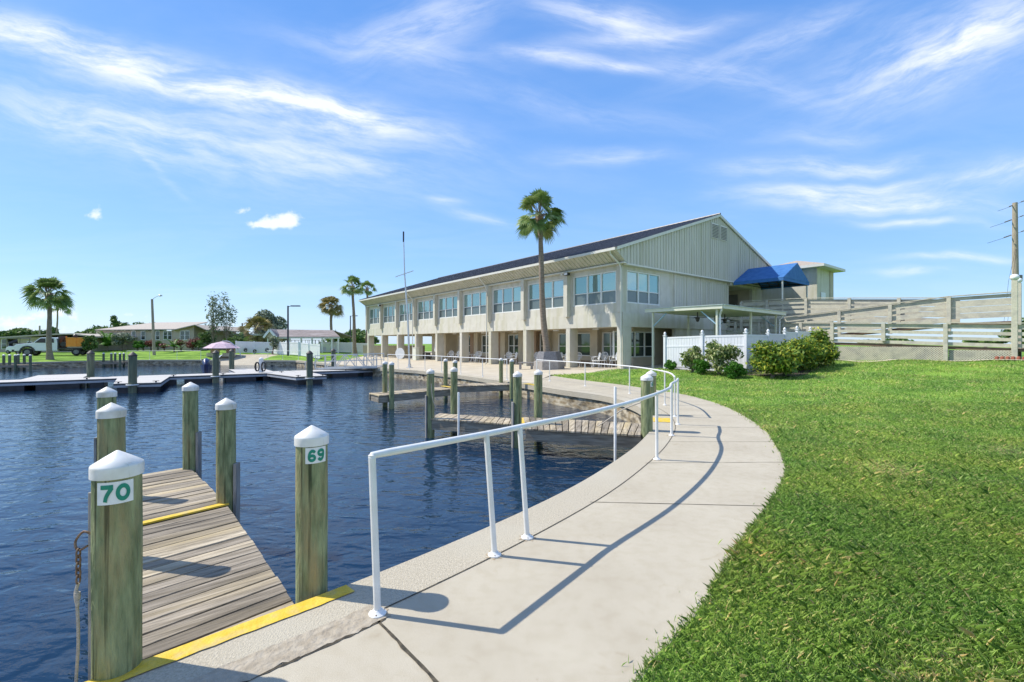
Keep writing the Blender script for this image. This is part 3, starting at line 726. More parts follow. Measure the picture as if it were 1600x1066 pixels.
def piling(x, y, r, ztop, label, cap='cap', zbot=-1.6, plate=None, m='piling', board=None, grp='round timber dock pilings', n=28):
    t = thing('piling', label, 'piling', (x, y, zbot), grp)
    if plate is None: t.rotation_euler = (random.uniform(-.004,.004), random.uniform(-.004,.004), 0)
    hgt = ztop-zbot; caph = .55*r+.045
    prof = []
    k = 10
    for i in range(k+1):
        prof.append((r*(1+.012*math.sin(i*1.7+x*9)), zbot+(hgt-caph)*i/k))
    MB().lathe(prof, (x,y), n).build('timber', m, t, smooth=True)
    rc = r*1.045+.004; z0 = ztop-caph-.03
    if cap == 'cap':
        MB().lathe([(rc,z0),(rc,z0+.052),(rc-.001,z0+.058),(rc*.97,z0+.064),(rc*.5,z0+.064+.52*(ztop-z0-.064)),(rc*.08,ztop-.003),(.002,ztop)], (x,y), n).build('cap', 'cap', t, smooth=True)
        if r > .11:
            for a in (-1.57-.25, -.2, 2.9):
                MB().sphere((x+(rc+.001)*math.cos(a), y+(rc+.001)*math.sin(a), z0+.02), .007, 8, 5).build('cap_screw', 'bolt', t)
    else:
        MB().lathe([(rc,z0+.02),(rc*1.03,z0+.06),(rc*.5,ztop+.0),(.01,ztop+.06)], (x,y), n).build('cap', cap, t, smooth=True)
    if plate: make_plate(t, x, y, r, z0-plate[0], plate[1], plate[2], plate[3], plate[4])
    if board is not None:
        a, zt = board[0], board[1]
        MB().box((x+(r+.018)*math.cos(a), y+(r+.018)*math.sin(a), (zt-1.1)/2), (.035,.10,zt+1.1), a).build('rub_board', 'gray_board', t, bevel=.004)
    return t
piling(-2.13,2.47,.106,1.175,'nearest left piling with white cap and number plate 70', plate=(.070,.152,.115,math.radians(-54),'70'), board=(math.radians(165),.95))
piling(-1.435,3.28,.106,1.165,'piling with white cap and number plate 69 beside the near handrail', plate=(.062,.142,.110,math.radians(-50),'69'))
piling(-3.46,3.97,.094,1.24,'white capped piling just behind piling 70', board=(math.radians(170),.62))
piling(-4.97,5.62,.090,1.22,'white capped piling farthest along the left side of the near dock', board=(math.radians(175),.6))
piling(-3.35,5.36,.100,1.115,'white capped piling at the yellow band on the near dock', board=(math.radians(5),.35))
piling(-4.82,6.86,.098,1.175,'white capped piling at the far end of the near dock', board=(math.radians(5),.42))
piling(2.71,9.2,.115,1.15,'white capped piling at the wall end of the second dock', plate=(.07,.15,.10,math.radians(-30),'68'))
piling(3.42,11.25,.115,1.10,'white capped piling half hidden behind another beside the path bend', n=20)
piling(.12,10.45,.098,1.12,'white capped piling midway along the second dock, with a grey rub board', board=(math.radians(200),.42), n=20)
piling(.66,11.55,.105,1.10,'white capped piling on the far side of the second dock', n=20)
piling(-2.05,11.55,.095,1.12,'white capped piling at the outer front corner of the second dock', board=(math.radians(200),.45), n=20)
piling(-1.58,12.45,.095,1.12,'white capped piling at the outer back corner of the second dock', n=20)
for px, D, lb in ((601.8,17.3,'left of the two white capped pilings at the outer end of the farthest plank dock'), (612,16.6,'right of the two white capped pilings at the outer end of the farthest plank dock'),
                  (696.4,19.9,'white capped piling behind the yellow step of the farthest plank dock'), (711.5,18.4,'white capped piling in front of the yellow step of the farthest plank dock'),
                  (782.8,20.9,'left white capped piling at the wall end of the farthest plank dock'), (799.4,19.7,'right white capped piling at the wall end of the farthest plank dock')):
    piling(xof(px,D), D, .092, 1.1, lb, n=16)
# white pipe stakes
for x, y, zt, lb in ((-1.30,11.15,.56,'white plastic pipe standing in the water before the second dock'), (2.03,9.0,.90,'white plastic pipe standing in the water by the near handrail')):
    o = MB().path([(x,y,-1.5),(x,y,zt-.01),(x+.003,y,zt)], [.028,.028,.024], 12).build('pipe_stake', 'white_rail', smooth=True); tag(o, lb, 'stake', 'white pipe stakes')
# hook, chain and rope hanging from piling 70
rt = thing('mooring_rope', 'frayed mooring rope hung by rusty hook and chain from piling 70', 'rope', (-2.30,2.42,.5))
hx, hy = -2.235, 2.42
MB().path(catmull([(hx+.03,hy,.73),(hx-.02,hy-.01,.76),(hx-.055,hy-.02,.71),(hx-.03,hy-.03,.67),(hx+.01,hy-.02,.69)],4), .006, 8).build('hook', 'rust', rt, smooth=True)
for k in range(5):
    z = .655-.034*k; mb = MB(); pts = []
    for j in range(13):
        a = 2*PI*j/12; u = .011*math.cos(a); w_ = .024*math.sin(a)
        pts.append((hx-.03+(u if k % 2 else 0), hy-.03+(0 if k % 2 else u), z+w_))
    mb.path(pts, .0045, 6, caps=False).build('chain_link', 'rust', rt, smooth=True)
MB().path(catmull([(hx-.03,hy-.03,.50),(hx-.045,hy-.03,.44),(hx-.028,hy-.035,.38),(hx-.04,hy-.03,.46),(hx-.03,hy-.03,.2),(hx-.045,hy-.03,-.1),(hx-.05,hy-.02,-.6),(hx-.055,hy-.02,-.8)],6), .0075, 8).build('line', 'rope', rt, smooth=True)
MB().lathe([(.011,.0),(.014,.02),(.012,.04)], (hx-.035,hy-.03,.41), 10).build('knot','rope',rt,smooth=True)
# slack rope on the second dock's wall piling
o = MB().path(catmull([(2.62,9.32,.55),(2.3,9.5,.38),(2.0,9.75,.1),(1.85,9.9,-.04)],5), .012, 8).build('mooring_rope', 'rope', smooth=True)
tag(o, 'pale slack rope running from the piling down to the second dock', 'rope')
o = MB().path(catmull([(-2.02,11.44,.75),(-1.98,11.44,.35),(-1.9,11.46,.1),(-1.95,11.47,-.1)],5), .008, 6).build('mooring_rope', 'rope', smooth=True)
tag(o, 'thin rope hanging on the outer front piling of the second dock', 'rope')
# ---------------------------------------------------------------- the clubhouse
CB = Vector((6.71, 27.69, 0)); FU = Vector((-.6187, .7857, 0)); GV = Vector((.7857, .6187, 0)); UP = Vector((0,0,1))
def B(u, v, z): return CB+FU*u+GV*v+UP*z
def bbx(mb, u0, u1, v0, v1, z0, z1): return mb.obox(B(u0,v0,z0), FU*(u1-u0), GV*(v1-v0), UP*(z1-z0))
bld = thing('clubhouse', 'long cream two storey clubhouse with window bays, colonnade and dark metal roof', 'building', tuple(B(20,10,0)))
LU, LV = 41.6, 21.7
Z1, ZB, ZS, ZH, ZT = 2.78, 3.65, 4.24, 6.25, 6.62
cols = [.2]+[4.6*k for k in range(1,9)]+[41.4]
wins = [(.50,4.17)]+[(4.6*k+.28, 4.6*k+4.32) for k in range(1,8)]+[(37.1,41.05)]
mb = MB()
bbx(mb, .003, LU, -.07, .25, Z1, ZB); bbx(mb, 0, LU, 0, .25, ZB, ZS); bbx(mb, 0, LU, 0, .25, ZH, ZT)
e = [0]+[x for w in wins for x in w]+[LU]
for i in range(0, len(e), 2): bbx(mb, e[i], e[i+1], 0, .25, ZS, ZH)
# gable side, upper floor
bbx(mb, -.07, 0, -.07, 13.0, Z1, ZB); bbx(mb, 0, .25, .25, 13.0, ZB, ZS); bbx(mb, 0, .25, .25, 13.0, ZH, ZT)
bbx(mb, 0, .25, .25, .41, ZS, ZH); bbx(mb, 0, .25, 3.87, 13.0, ZS, ZH)
bbx(mb, 0, .25, 5.6, LV, -.3, Z1); bbx(mb, 2.6, 2.8, 12.99, 17, Z1, ZT); bbx(mb, 0, 2.6, 12.75, 13.0, ZB, ZT); bbx(mb, 0, .25, 17, LV, Z1, ZT)
bbx(mb, LU-.25, LU, .25, LV, Z1, ZT); bbx(mb, 0, LU, LV-.25, LV, Z1, ZT)
mb.build('wall', 'stucco', bld)
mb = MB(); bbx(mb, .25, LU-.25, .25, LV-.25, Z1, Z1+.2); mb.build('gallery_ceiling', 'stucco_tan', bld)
mb = MB()
bbx(mb, 1.5, 1.7, 3.0, 12, -.3, Z1); bbx(mb, 1.7, 27.2, 3.0, 3.2, -.3, Z1); bbx(mb, 27.2, 27.4, 3.0, LV, -.3, Z1); bbx(mb, 1.5, 27.2, LV-.3, LV, -.3, Z1)
for a in (4.3, 9.4, 12.6, 15.2, 19.6): bbx(mb, a, a+.7, 2.6, 3.0, -.3, Z1)
bbx(mb, 24.2, 27.2, 1.7, 3.0, -.3, Z1)
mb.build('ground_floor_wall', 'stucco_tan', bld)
mb = MB()
for a in (10.9, 15.9, 20.3): bbx(mb, a, a+.55, 2.55, 2.98, -.2, Z1)
bbx(mb, 1.72, 27.1, 2.94, 2.985, -.2, .5); mb.build('brick_facing', 'brick', bld)
for i, u in enumerate(cols):
    mb = MB()
    if i == 0:
        bbx(mb, -.06, .40, -.06, .75, -.4, Z1)
    else: bbx(mb, u-.19, u+.19, -.06, .72, -.4, Z1)
    mb.build('column', 'stucco', bld, bevel=.01)
for i, u in enumerate(cols[1:]):
    mb = MB(); bbx(mb, u-.20, u+.16, -.34, -.002, ZB-.1, ZT); mb.build('fin', 'stucco', bld, bevel=.01)
mb = MB(); bbx(mb, -.02, .36, -.10, -.002, ZB+.01, ZT); mb.build('corner_pilaster', 'stucco', bld)
# windows
def window(parent, fn, w, z0, z1, lights=3, rail=.40, upper='glass_teal', lower='glass_screen', fr='wframe', fw=.075, name='window'):
    """fn(s, d, z): s along the wall, d outwards"""
    mb = MB(); gu = MB(); gl = MB()
    def bx(m_, s0, s1, d0, d1, za, zb):
        o = fn(s0,d0,za); m_.obox(o, fn(s1,d0,za)-o, fn(s0,d1,za)-o, Vector((0,0,zb-za)))
    bx(mb, 0, fw, -.10, .03, z0, z1); bx(mb, w-fw, w, -.10, .03, z0, z1); bx(mb, fw, w-fw, -.10, .03, z1-fw, z1)
    bx(mb, fw, w-fw, -.10, .045, z0, z0+fw)
    step = (w-2*fw)/lights; zr = z0+(z1-z0)*rail
    for k in range(1, lights): bx(mb, fw+step*k-.045, fw+step*k+.045, -.09, .025, z0+fw, z1-fw)
    for k in range(lights):
        s0 = fw+step*k+(.045 if k else 0); s1 = fw+step*(k+1)-(.045 if k < lights-1 else 0)
        bx(mb, s0, s1, -.07, .012, zr-.028, zr+.028)
        bx(mb, s0, s0+.022, -.06, .005, z0+fw, z1-fw); bx(mb, s1-.022, s1, -.06, .005, z0+fw, z1-fw)
    o = mb.build(name, fr, parent)
    for k in range(lights):
        s0 = fw+step*k+(.045 if k else 0)+.022; s1 = fw+step*(k+1)-(.045 if k < lights-1 else 0)-.022
        m1 = MB(); bx(m1, s0, s1, -.055, -.045, zr+.028, z1-fw); m1.build('pane', upper, o)
        m2 = MB(); bx(m2, s0, s1, -.050, -.040, z0+fw, zr-.028); m2.build('screened_pane', lower, o)
    return o
for (a, b_) in wins:
    window(bld, lambda s, d, z, a=a, b_=b_: B(b_-s, .06-d, z), b_-a, ZS, ZH)
window(bld, lambda s, d, z: B(.06-d, .41+s, z), 3.46, ZS, ZH)
# interior darkness behind the upper windows: a real room wall
mb = MB(); bbx(mb, .26, LU-.26, 4.0, 4.1, Z1+.2, ZT); mb.build('inner_wall', 'stucco_tan', bld)
# ground-floor windows on the recessed wall
gw = [(1.95,4.1,3),(5.2,8.6,2),(9.85,10.8,1),(13.45,15.1,2),(16.6,19.3,2),(21.0,23.6,3)]
for a, b_, n in gw:
    window(bld, lambda s, d, z, a=a, b_=b_: B(b_-s, 2.93-d, z), b_-a, .82, 2.56, n, .42, 'glass_dark', 'glass_dark')
window(bld, lambda s, d, z: B(1.43-d, .9+s, z), 4.4, .82, 2.56, 4, .42, 'glass_dark', 'glass_dark')
# double glass door
def gdoor(u0, u1):
    mb = MB()
    for s in (u0, (u0+u1)/2-.05, u1-.09): bbx(mb, s, s+.09, 2.84, 2.93, .02, 2.45)
    bbx(mb, u0, u1, 2.83, 2.935, 2.36, 2.47); bbx(mb, u0, u1, 2.83, 2.93, .02, .22)
    o = mb.build('glass_door', 'wframe', bld); m = MB(); bbx(m, u0+.09, u1-.09, 2.87, 2.89, .22, 2.36); m.build('pane', 'glass_dark', o)
    m = MB(); bbx(m, (u0+u1)/2-.12, (u0+u1)/2-.09, 2.77, 2.82, .95, 1.25); m.build('handle', 'aluminium', o)
gdoor(11.65, 13.2)
# siding on the gable side, upper floor
mb = MB(); bbx(mb, -.035, -.002, 5.6, 8.72, ZS-.3, ZT-.15); bbx(mb, -.035, -.002, 8.95, 12.9, ZS-.3, ZT-.35)
v = 5.7
while v < 12.8:
    if not 8.6 < v < 9.0: bbx(mb, -.055, -.035, v, v+.05, ZS-.3, ZT-.35)
    v += .31
mb.build('siding_panel', 'siding', bld)
mb = MB(); bbx(mb, -.06, -.003, 5.42, 5.58, ZB, ZT); mb.build('trim_post', 'stucco', bld); mb = MB(); bbx(mb, -.06, -.003, 8.75, 8.92, ZB, ZT); mb.build('trim_post', 'stucco', bld)
mb = MB(); bbx(mb, 1.2, 2.2, 16.93, 16.998, 3.86, 5.95); dd = mb.build('entrance_door', 'door', bld)
mb = MB(); bbx(mb, 1.3, 1.36, 16.88, 16.93, 4.9, 5.1); mb.build('handle', 'aluminium', dd)
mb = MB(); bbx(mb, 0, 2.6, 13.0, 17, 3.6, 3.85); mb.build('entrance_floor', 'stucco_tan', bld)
mb = MB(); bbx(mb, -.2, 2.8, 12.9, 17.2, ZT-.35, ZT-.02); mb.build('entrance_soffit', 'stucco', bld)
mb = MB(); bbx(mb, .25, 2.8, 17.0, 17.2, Z1, ZT-.35); mb.build('entrance_side_wall', 'tan_wall', bld)
# flared fascia with ribs
EV, EZ = -1.02, 7.26
def fascia_panel(u0, u1):
    mb = MB()
    mb.extrude([B(u0,-.02,ZT-.04), B(u0,EV,EZ), B(u0,EV+.08,EZ+.06), B(u0,.08,ZT+.02)], FU*(u1-u0))
    n = Vector((0,0,0))
    L = B(0,EV,EZ)-B(0,-.02,ZT-.04); nr = L.cross(FU).normalized()
    if nr.z > 0: nr = -nr
    k = u0+.12
    while k < u1-.05:
        mb.obox(B(k,-.02,ZT-.04), FU*.045, L, nr*.035); k += .33
    return mb
fascia_panel(-.28, LU+.3).build('flared_fascia', 'siding', bld)
mb = MB(); bbx(mb, -.30, LU+.32, -.30, -.0, ZT-.05, ZT+.03)
mb.build('soffit_trim', 'trim', bld)
mb = MB(); bbx(mb, -.34, LU+.36, EV-.14, EV+.02, EZ-.02, EZ+.13); mb.build('gutter', 'trim', bld)
# gable end
PV, PZ = 10.86, 11.27
slope = (PZ-7.35)/(PV-EV)
mb = MB(); U0 = -.30
mb.extrude([B(U0,0,ZT-.04), B(U0,EV+.02,EZ+.02), B(U0,PV,PZ-.02), B(U0,2*PV-EV-.02,EZ+.02), B(U0,LV,ZT-.04)], FU*.28)
k = -.6
while k < LV+.6:
    zt = PZ-abs(k-PV)*slope-.06; zb = ZT-.04 if 0 < k < LV else (ZT-.04+(EZ-ZT+.06)*(abs(k) if k < 0 else k-LV))
    if zt > zb: bbx(mb, U0-.035, U0, k, k+.05, zb, zt)
    k += .31
mb.build('gable_cladding', 'siding', bld)
mb = MB(); bbx(mb, U0-.05, -.0, -.02, LV, ZT-.13, ZT-.04); mb.build('gable_bottom_trim', 'trim', bld)
mb = MB()
for sgn in (-1, 1):
    p = B(U0-.10, PV+sgn*(PV-EV+.05), 7.33); q = B(U0-.10, PV, PZ+.02)
    mb.beam(p, q, .09, .17)
mb.build('rake_trim', 'trim', bld)
for a, b_ in ((9.75,10.72),(11.02,11.95)):
    m = MB(); bbx(m, U0-.075, U0-.01, a, b_, 9.5, 10.6); vt = m.build('vent', 'trim', bld)
    m = MB(); z = 9.56
    while z < 10.5: bbx(m, U0-.11, U0-.078, a+.06, b_-.06, z, z+.055); z += .11
    m.build('louvre', 'door', vt)
# roof
for sgn in (-1, 1):
    mb = MB(); v1 = PV+sgn*(PV-EV+.10)
    a = B(U0-.14, v1, 7.33+.03); b_ = B(U0-.14, PV, PZ+.07)
    mb.extrude([a, b_, b_+UP*.06, a+UP*.06], FU*(LU+.75))
    d = b_-a; k = .2
    while k < LU+.6:
        mb.beam(a+FU*k+UP*.085, b_+FU*k+UP*.085, .05, .05); k += .45
    mb.build('roof', 'roof_dark', bld)
mb = MB().tube(B(U0-.14,PV,PZ+.14), B(LU+.6,PV,PZ+.14), .09, n=8); mb.build('ridge_cap', 'roof_dark', bld)
# far gable end
mb = MB(); mb.extrude([B(LU+.05,0,ZT-.04), B(LU+.05,EV+.02,EZ+.02), B(LU+.05,PV,PZ-.02), B(LU+.05,2*PV-EV-.02,EZ+.02), B(LU+.05,LV,ZT-.04)], FU*.25); mb.build('gable_cladding', 'siding', bld)
# downspouts
for u, w in ((.02,-.16), (13.72,-.44), (27.5,-.44)):
    m = MB(); pts = [B(u+.1,EV-.05,EZ+.0), B(u+.1,EV+.05,EZ-.22), B(u+.02,w-.10,ZT-.08), B(u,w,ZT-.35), B(u,w,.15), B(u+.05,w-.12,.05)]
    m.path(pts, .055, 8); m.build('downspout', 'trim', bld, smooth=True)
# floodlights on the fascia
for u in (4.25, 36.4):
    m = MB(); bbx(m, u-.18, u+.18, -.62, -.36, ZT-.30, ZT-.13); fl = m.build('floodlight', 'black', bld, bevel=.02)
    m = MB(); bbx(m, u-.14, u+.14, -.635, -.622, ZT-.28, ZT-.15); m.build('lens', 'white', fl)
    m = MB(); bbx(m, u+.45, u+.62, -.5, -.36, ZT-.25, ZT-.12); m.build('sensor', 'trim', fl)
# wall lights in the gallery
for u in (3.1, 7.0, 11.9, 16.6, 21.6):
    m = MB(); bbx(m, u, u+.5, 1.3, 1.42, Z1-.10, Z1-.001); m.build('gallery_light', 'white', bld)
# tan privacy wall seen through the open bays
mb = MB(); bbx(mb, 27.6, 47, 13.0, 13.2, -.3, 1.55); mb = None; mb = MB().box((-16.3,63.2,.72),(8.5,.2,1.55)).build('privacy_wall', 'stucco_tan'); tag(mb, 'tan garden wall seen through the open end bays of the clubhouse', 'wall')

# awning
aw = thing('entrance_awning', 'bright blue fabric awning over the ramp entrance at the gable end', 'awning', tuple(B(-2,15.6,6.3)))
V0, V1, VR, ZE, ZR, UO = 13.1, 17.9, 15.6, 6.50, 7.78, -3.9
mb = MB()
a0, a1 = B(-.31,V0,ZE), B(UO,V0,ZE); r0, r1 = B(-.31,VR,ZR), B(UO,VR,ZR); b0, b1 = B(-.31,V1,ZE), B(UO,V1,ZE); th = UP*.02
mb.extrude([a0,a1,r1,r0], UP*.02+GV*-.005); mb.extrude([b1,b0,r0,r1], UP*.02+GV*.005)
mb.extrude([a1-FU*.002,r1-FU*.002,b1-FU*.002], FU*-.02)
for p, q in ((a0,a1),(a1,b1),(b1,b0)):
    mb.extrude([p,q,q-UP*.22,p-UP*.22], (UP.cross(q-p)).normalized()*.012)
mb.build('canopy', 'blue', aw)
m = MB()
for k in range(6):
    u = -.35+(UO+.4)*k/5
    m.beam(B(u,V0+.05,ZE-.02), B(u,VR,ZR-.05), .04,.04); m.beam(B(u,V1-.05,ZE-.02), B(u,VR,ZR-.05), .04,.04); m.beam(B(u,V0+.05,ZE-.04), B(u,V1-.05,ZE-.04), .04,.04)
for v in (V0+.05, V1-.05): m.beam(B(-.31,v,ZE-.08), B(UO+.02,v,ZE-.08), .05,.05)
m.build('frame', 'black', aw)
for v in (V0+.12, V1-.12): MB().tube(B(UO+.12,v,3.9), B(UO+.12,v,ZE-.05), .06, n=10).build('post', 'trim', aw, smooth=True)

# lift tower
tw = thing('lift_tower', 'tan square tower with low hipped roof behind the blue awning', 'tower', (24.0,36.0,0))
T0 = Vector((24.0,36.0,0))
def Tt(u, v, z): return T0+FU*u+GV*v+UP*z
ZTW = 7.72
m = MB(); m.obox(Tt(0,0,0), FU*4.2, GV*3.5, UP*ZTW); m.build('wall', 'stucco', tw)
m = MB(); m.obox(Tt(-.02,2.75,3.5), FU*-.03, GV*.77, UP*(ZTW-3.5)); m.build('corner_recess', 'tan_wall', tw)
m = MB(); m.obox(Tt(-.03,.75,5.1), FU*-.02, GV*.95, UP*.75); m.build('notice_panel', 'white', tw)
o_ = .7; m = MB()
m.obox(Tt(-o_,-o_,ZTW), FU*(4.2+2*o_), GV*(3.5+2*o_), UP*.2); m.build('eaves', 'trim', tw)
pts = [Tt(-o_,-o_,ZTW+.2), Tt(4.2+o_,-o_,ZTW+.2), Tt(4.2+o_,3.5+o_,ZTW+.2), Tt(-o_,3.5+o_,ZTW+.2), Tt(2.1,1.75,ZTW+1.05)]
m = MB(); m.add(pts, [(3,2,1,0),(0,1,4),(1,2,4),(2,3,4),(3,0,4)]); m.build('roof', 'tower_roof', tw)

# ---------------------------------------------------------------- timber access ramp
rp = thing('access_ramp', 'long switchback timber access ramp with painted board railings and lattice base', 'ramp', (24,27.3,.8))
L1 = (18.9, 27.0); L2 = (18.9+1.7*GV.x, 27.0+1.7*GV.y); L3 = (18.9+3.4*GV.x, 27.0+3.4*GV.y)
def sline(L_, px):            # metres along a run (towards the viewer's right) at a photo column
    r = (px-CX)/F; return (r*L_[1]-L_[0])/(.6187+.7857*r)
def RP(L_, s, z, o=0.0):      # point on a run, o metres off it to the far side
    return Vector((L_[0]+.6187*s+GV.x*o, L_[1]-.7857*s+GV.y*o, z))
def rail_run(L_, s0, s1, zt0, zt1, posts, boards, pw=.17, cap=True):
    def zt(s): return zt0+(zt1-zt0)*(s-s0)/(s1-s0)
    for t_, b_ in boards:
        m = MB(); m.extrude([RP(L_,s0,zt(s0)-t_), RP(L_,s1,zt(s1)-t_), RP(L_,s1,zt(s1)-b_), RP(L_,s0,zt(s0)-b_)], GV*.045); m.build('rail_board', 'rampwood', rp)
    if cap:
        m = MB(); m.extrude([RP(L_,s0,zt(s0)+.002,-.12), RP(L_,s1,zt(s1)+.002,-.12), RP(L_,s1,zt(s1)+.042,-.12), RP(L_,s0,zt(s0)+.042,-.12)], GV*.22); m.build('cap_board', 'rampwood', rp)
    for s, zb in posts:
        p = RP(L_, s, (zt(s)-.02+zb)/2, -.075); m = MB(); m.box(tuple(p), (pw,.14,zt(s)-.02-zb), math.atan2(-.7857,.6187)); m.build('post', 'rampwood', rp, bevel=.006)
def gz(L_, s): return hh(*RP(L_,s,0).xy)-.1
s_ = lambda px: sline(L1, px)
sA, sB, sC, sD = s_(1225), s_(1301), s_(1478), s_(1585)
ztl = lambda s: 2.98-(s-sB)*.0415
BD = [(.05,.27),(.40,.56),(.68,.83),(.95,1.12)]
rail_run(L1, sA, sB-.1, ztl(sA), ztl(sB-.1), [(s_(1252),1.0)], BD)
rail_run(L1, sB-.1, sD, ztl(sB-.1), ztl(sD), [(sB,gz(L1,sB)),(s_(1381),ztl(s_(1381))-1.0),(sC,gz(L1,sC))], BD)
rail_run(L1, sD+.1, sD+2.2, ztl(sD), ztl(sD)-.08, [], BD)
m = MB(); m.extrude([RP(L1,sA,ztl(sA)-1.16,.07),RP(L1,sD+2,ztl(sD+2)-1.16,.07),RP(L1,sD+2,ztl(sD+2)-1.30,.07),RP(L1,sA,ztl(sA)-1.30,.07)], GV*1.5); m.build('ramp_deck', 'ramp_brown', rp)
def lattice(s0, s1, L_, zb, ztf, dz):
    m = MB(); st = .105; H = 1.2
    for sg in (1, -1):
        for k in range(int((s0-H)/st)-1, int((s1+H)/st)+1):
            xa = k*st; t0 = max(0, (s0-xa) if sg == 1 else (xa-s1)); t1 = min(H, (s1-xa) if sg == 1 else (xa-s0), ztf-zb)
            if t1-t0 < .03: continue
            o = .012 if sg == 1 else 0; a_, b__ = xa+sg*t0, xa+sg*t1
            zo = lambda s: dz*(s-s0)
            m.extrude([RP(L_,a_-.03,zb+t0+zo(a_),.02+o),RP(L_,a_+.03,zb+t0+zo(a_),.02+o),RP(L_,b__+.03,zb+t1+zo(b__),.02+o),RP(L_,b__-.03,zb+t1+zo(b__),.02+o)], GV*.01)
    return m
for a, b_ in ((sB+.08,sC-.08), (sC+.1,sD-.1)):
    zt_ = ztl((a+b_)/2)-1.30; zb_ = gz(L1,(a+b_)/2); lattice(a, b_, L1, zb_, zt_, -.0).build('lattice', 'rampwood', rp)
    m = MB(); m.extrude([RP(L1,a,zb_-.2,.09),RP(L1,b_,zb_-.2,.09),RP(L1,b_,zt_,.09),RP(L1,a,zt_,.09)], GV*.02); m.build('lattice_shade_backing', 'lattice_dark', rp)  # dark sheet added as the shade seen through the lattice
s2 = lambda px: sline(L2, px)
e0, e1, e2 = s2(1226), s2(1483), s2(1584)
zz2 = lambda s: 4.23-(e1-s)*.0937
rail_run(L2, e0, e1, zz2(e0), 4.23, [(s2(1312),2.3),(s2(1391.5),2.3),(e1,2.2)], [(.05,.32),(.42,.60),(.70,.96),(1.08,1.36)])
rail_run(L2, e1, e2, 4.23, 4.27, [], [(.05,.22),(.26,.58),(.60,.90),(.92,1.20)])
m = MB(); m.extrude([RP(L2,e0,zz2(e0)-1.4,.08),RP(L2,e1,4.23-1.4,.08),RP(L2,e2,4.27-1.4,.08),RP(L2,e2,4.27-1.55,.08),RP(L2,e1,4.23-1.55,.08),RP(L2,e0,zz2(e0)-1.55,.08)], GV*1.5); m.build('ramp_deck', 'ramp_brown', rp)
s3 = lambda px: sline(L3, px)
q0, q1 = s3(1159), s3(1500)
zz3 = lambda s: 4.82-(s-s3(1260))*.0765 if s > s3(1260) else 4.82+(s3(1260)-s)*.02
rail_run(L3, q0, s3(1260), zz3(q0), 4.82, [(q0,2.6),(s3(1199.5),2.6),(s3(1260),2.6)], [(.06,.34),(.48,.66),(.78,1.0),(1.14,1.34)])
rail_run(L3, s3(1260), q1, 4.82, zz3(q1), [(s3(1327.6),2.4),(s3(1405),2.4)], [(.06,.34),(.48,.66),(.78,1.0),(1.14,1.34)])
L4 = (L3[0]+1.6*GV.x, L3[1]+1.6*GV.y); q2, q3 = sline(L4, 1215), sline(L4, 1500)
rail_run(L4, q2, q3, 4.86, zz3(q1), [], [(.06,.34),(.48,.66),(.78,1.0),(1.14,1.34)])
m = MB(); m.extrude([RP(L3,q0,3.42,.06),RP(L3,q1,zz3(q1)-1.45,.06),RP(L3,q1,zz3(q1)-1.6,.06),RP(L3,q0,3.25,.06)], GV*1.5); m.build('ramp_deck', 'rampwood', rp)
rail_run(L3, sline(L3,1128), sline(L3,1250), 3.45, 3.15, [(sline(L3,1150),.3),(sline(L3,1187),.3),(sline(L3,1226),.3)], [(.05,.30),(.45,.66),(.80,1.02),(1.18,1.42),(1.55,1.8),(1.95,2.2)])
# tall end posts with globes
for px, L_, py, r_, lb in ((1585.5,L1,433.5,.165,'larger white globe lamp on the nearer tall ramp post'), (1591.5,L2,438.5,.14,'smaller white globe lamp behind, on the farther ramp post')):
    s = sline(L_, px); p = RP(L_, s, 0, -.02); D = p.y; zt_ = zof(py,D)-r_*.9; zb = hh(p.x,p.y)-.2
    m = MB(); m.box((p.x,p.y,(zt_+zb)/2), (.20,.20,zt_-zb), math.atan2(-.7857,.6187)); m.build('post', 'rampwood', rp, bevel=.01)
    g = thing('globe_lamp', lb, 'lamp', (p.x,D,zt_), 'globe lamps on the ramp end posts')
    MB().sphere((p.x,D,zof(py,D)), r_, 18, 12, .92).build('globe', 'white', g, smooth=True); MB().lathe([(.08,0),(.09,.03),(.06,.05)], (p.x,D,zt_), 14).build('collar', 'trim', g, smooth=True)

# ---------------------------------------------------------------- patio cover beside the clubhouse
pc = thing('patio_cover', 'pale flat patio cover with blue braces between white fence and clubhouse', 'patio cover', (11,27,.3))
PA = Vector((8.13,27.6,0)); 
def Pq(s, t_, z): return PA-FU*s+GV*t_+UP*z      # s toward the viewer, t_ to the right
m = MB(); m.extrude([Pq(0,0,3.64),Pq(4.63,0,3.60),Pq(4.63,7.75,3.54),Pq(0,7.75,3.58)], UP*.14); m.build('roof_panel', 'pergola', pc)
m = MB()
for p, q in ((Pq(-.05,-.06,3.72),Pq(4.7,-.06,3.68)), (Pq(4.69,-.06,3.68),Pq(4.69,7.8,3.62))): m.beam(p, q, .11, .20)
m.build('gutter', 'pergola', pc)
m = MB()
for p, q in ((Pq(-.05,-.09,3.83),Pq(4.75,-.09,3.79)), (Pq(4.74,-.05,3.79),Pq(4.74,7.8,3.73))): m.beam(p, q, .14, .03)
m.build('roof_edge', 'pergola_top', pc)
pps = [(.35,.12),(4.3,.12),(.35,4.0),(4.3,4.0),(4.3,7.4),(.35,7.4)]
for s, t_ in pps:
    p = Pq(s,t_,0); m = MB(); m.box((p.x,p.y,1.9), (.10,.10,3.35), math.atan2(GV.y,GV.x)); m.build('post', 'pergola', pc, bevel=.005)
for (s, t_), d in (((.35,.12),-FU), ((4.3,.12),FU), ((4.3,7.4),FU), ((.35,7.4),-FU)):
    m = MB(); m.beam(Pq(s,t_,2.75), Pq(s,t_,3.52)+d*.9, .05, .05); m.build('brace', 'blue_metal', pc)
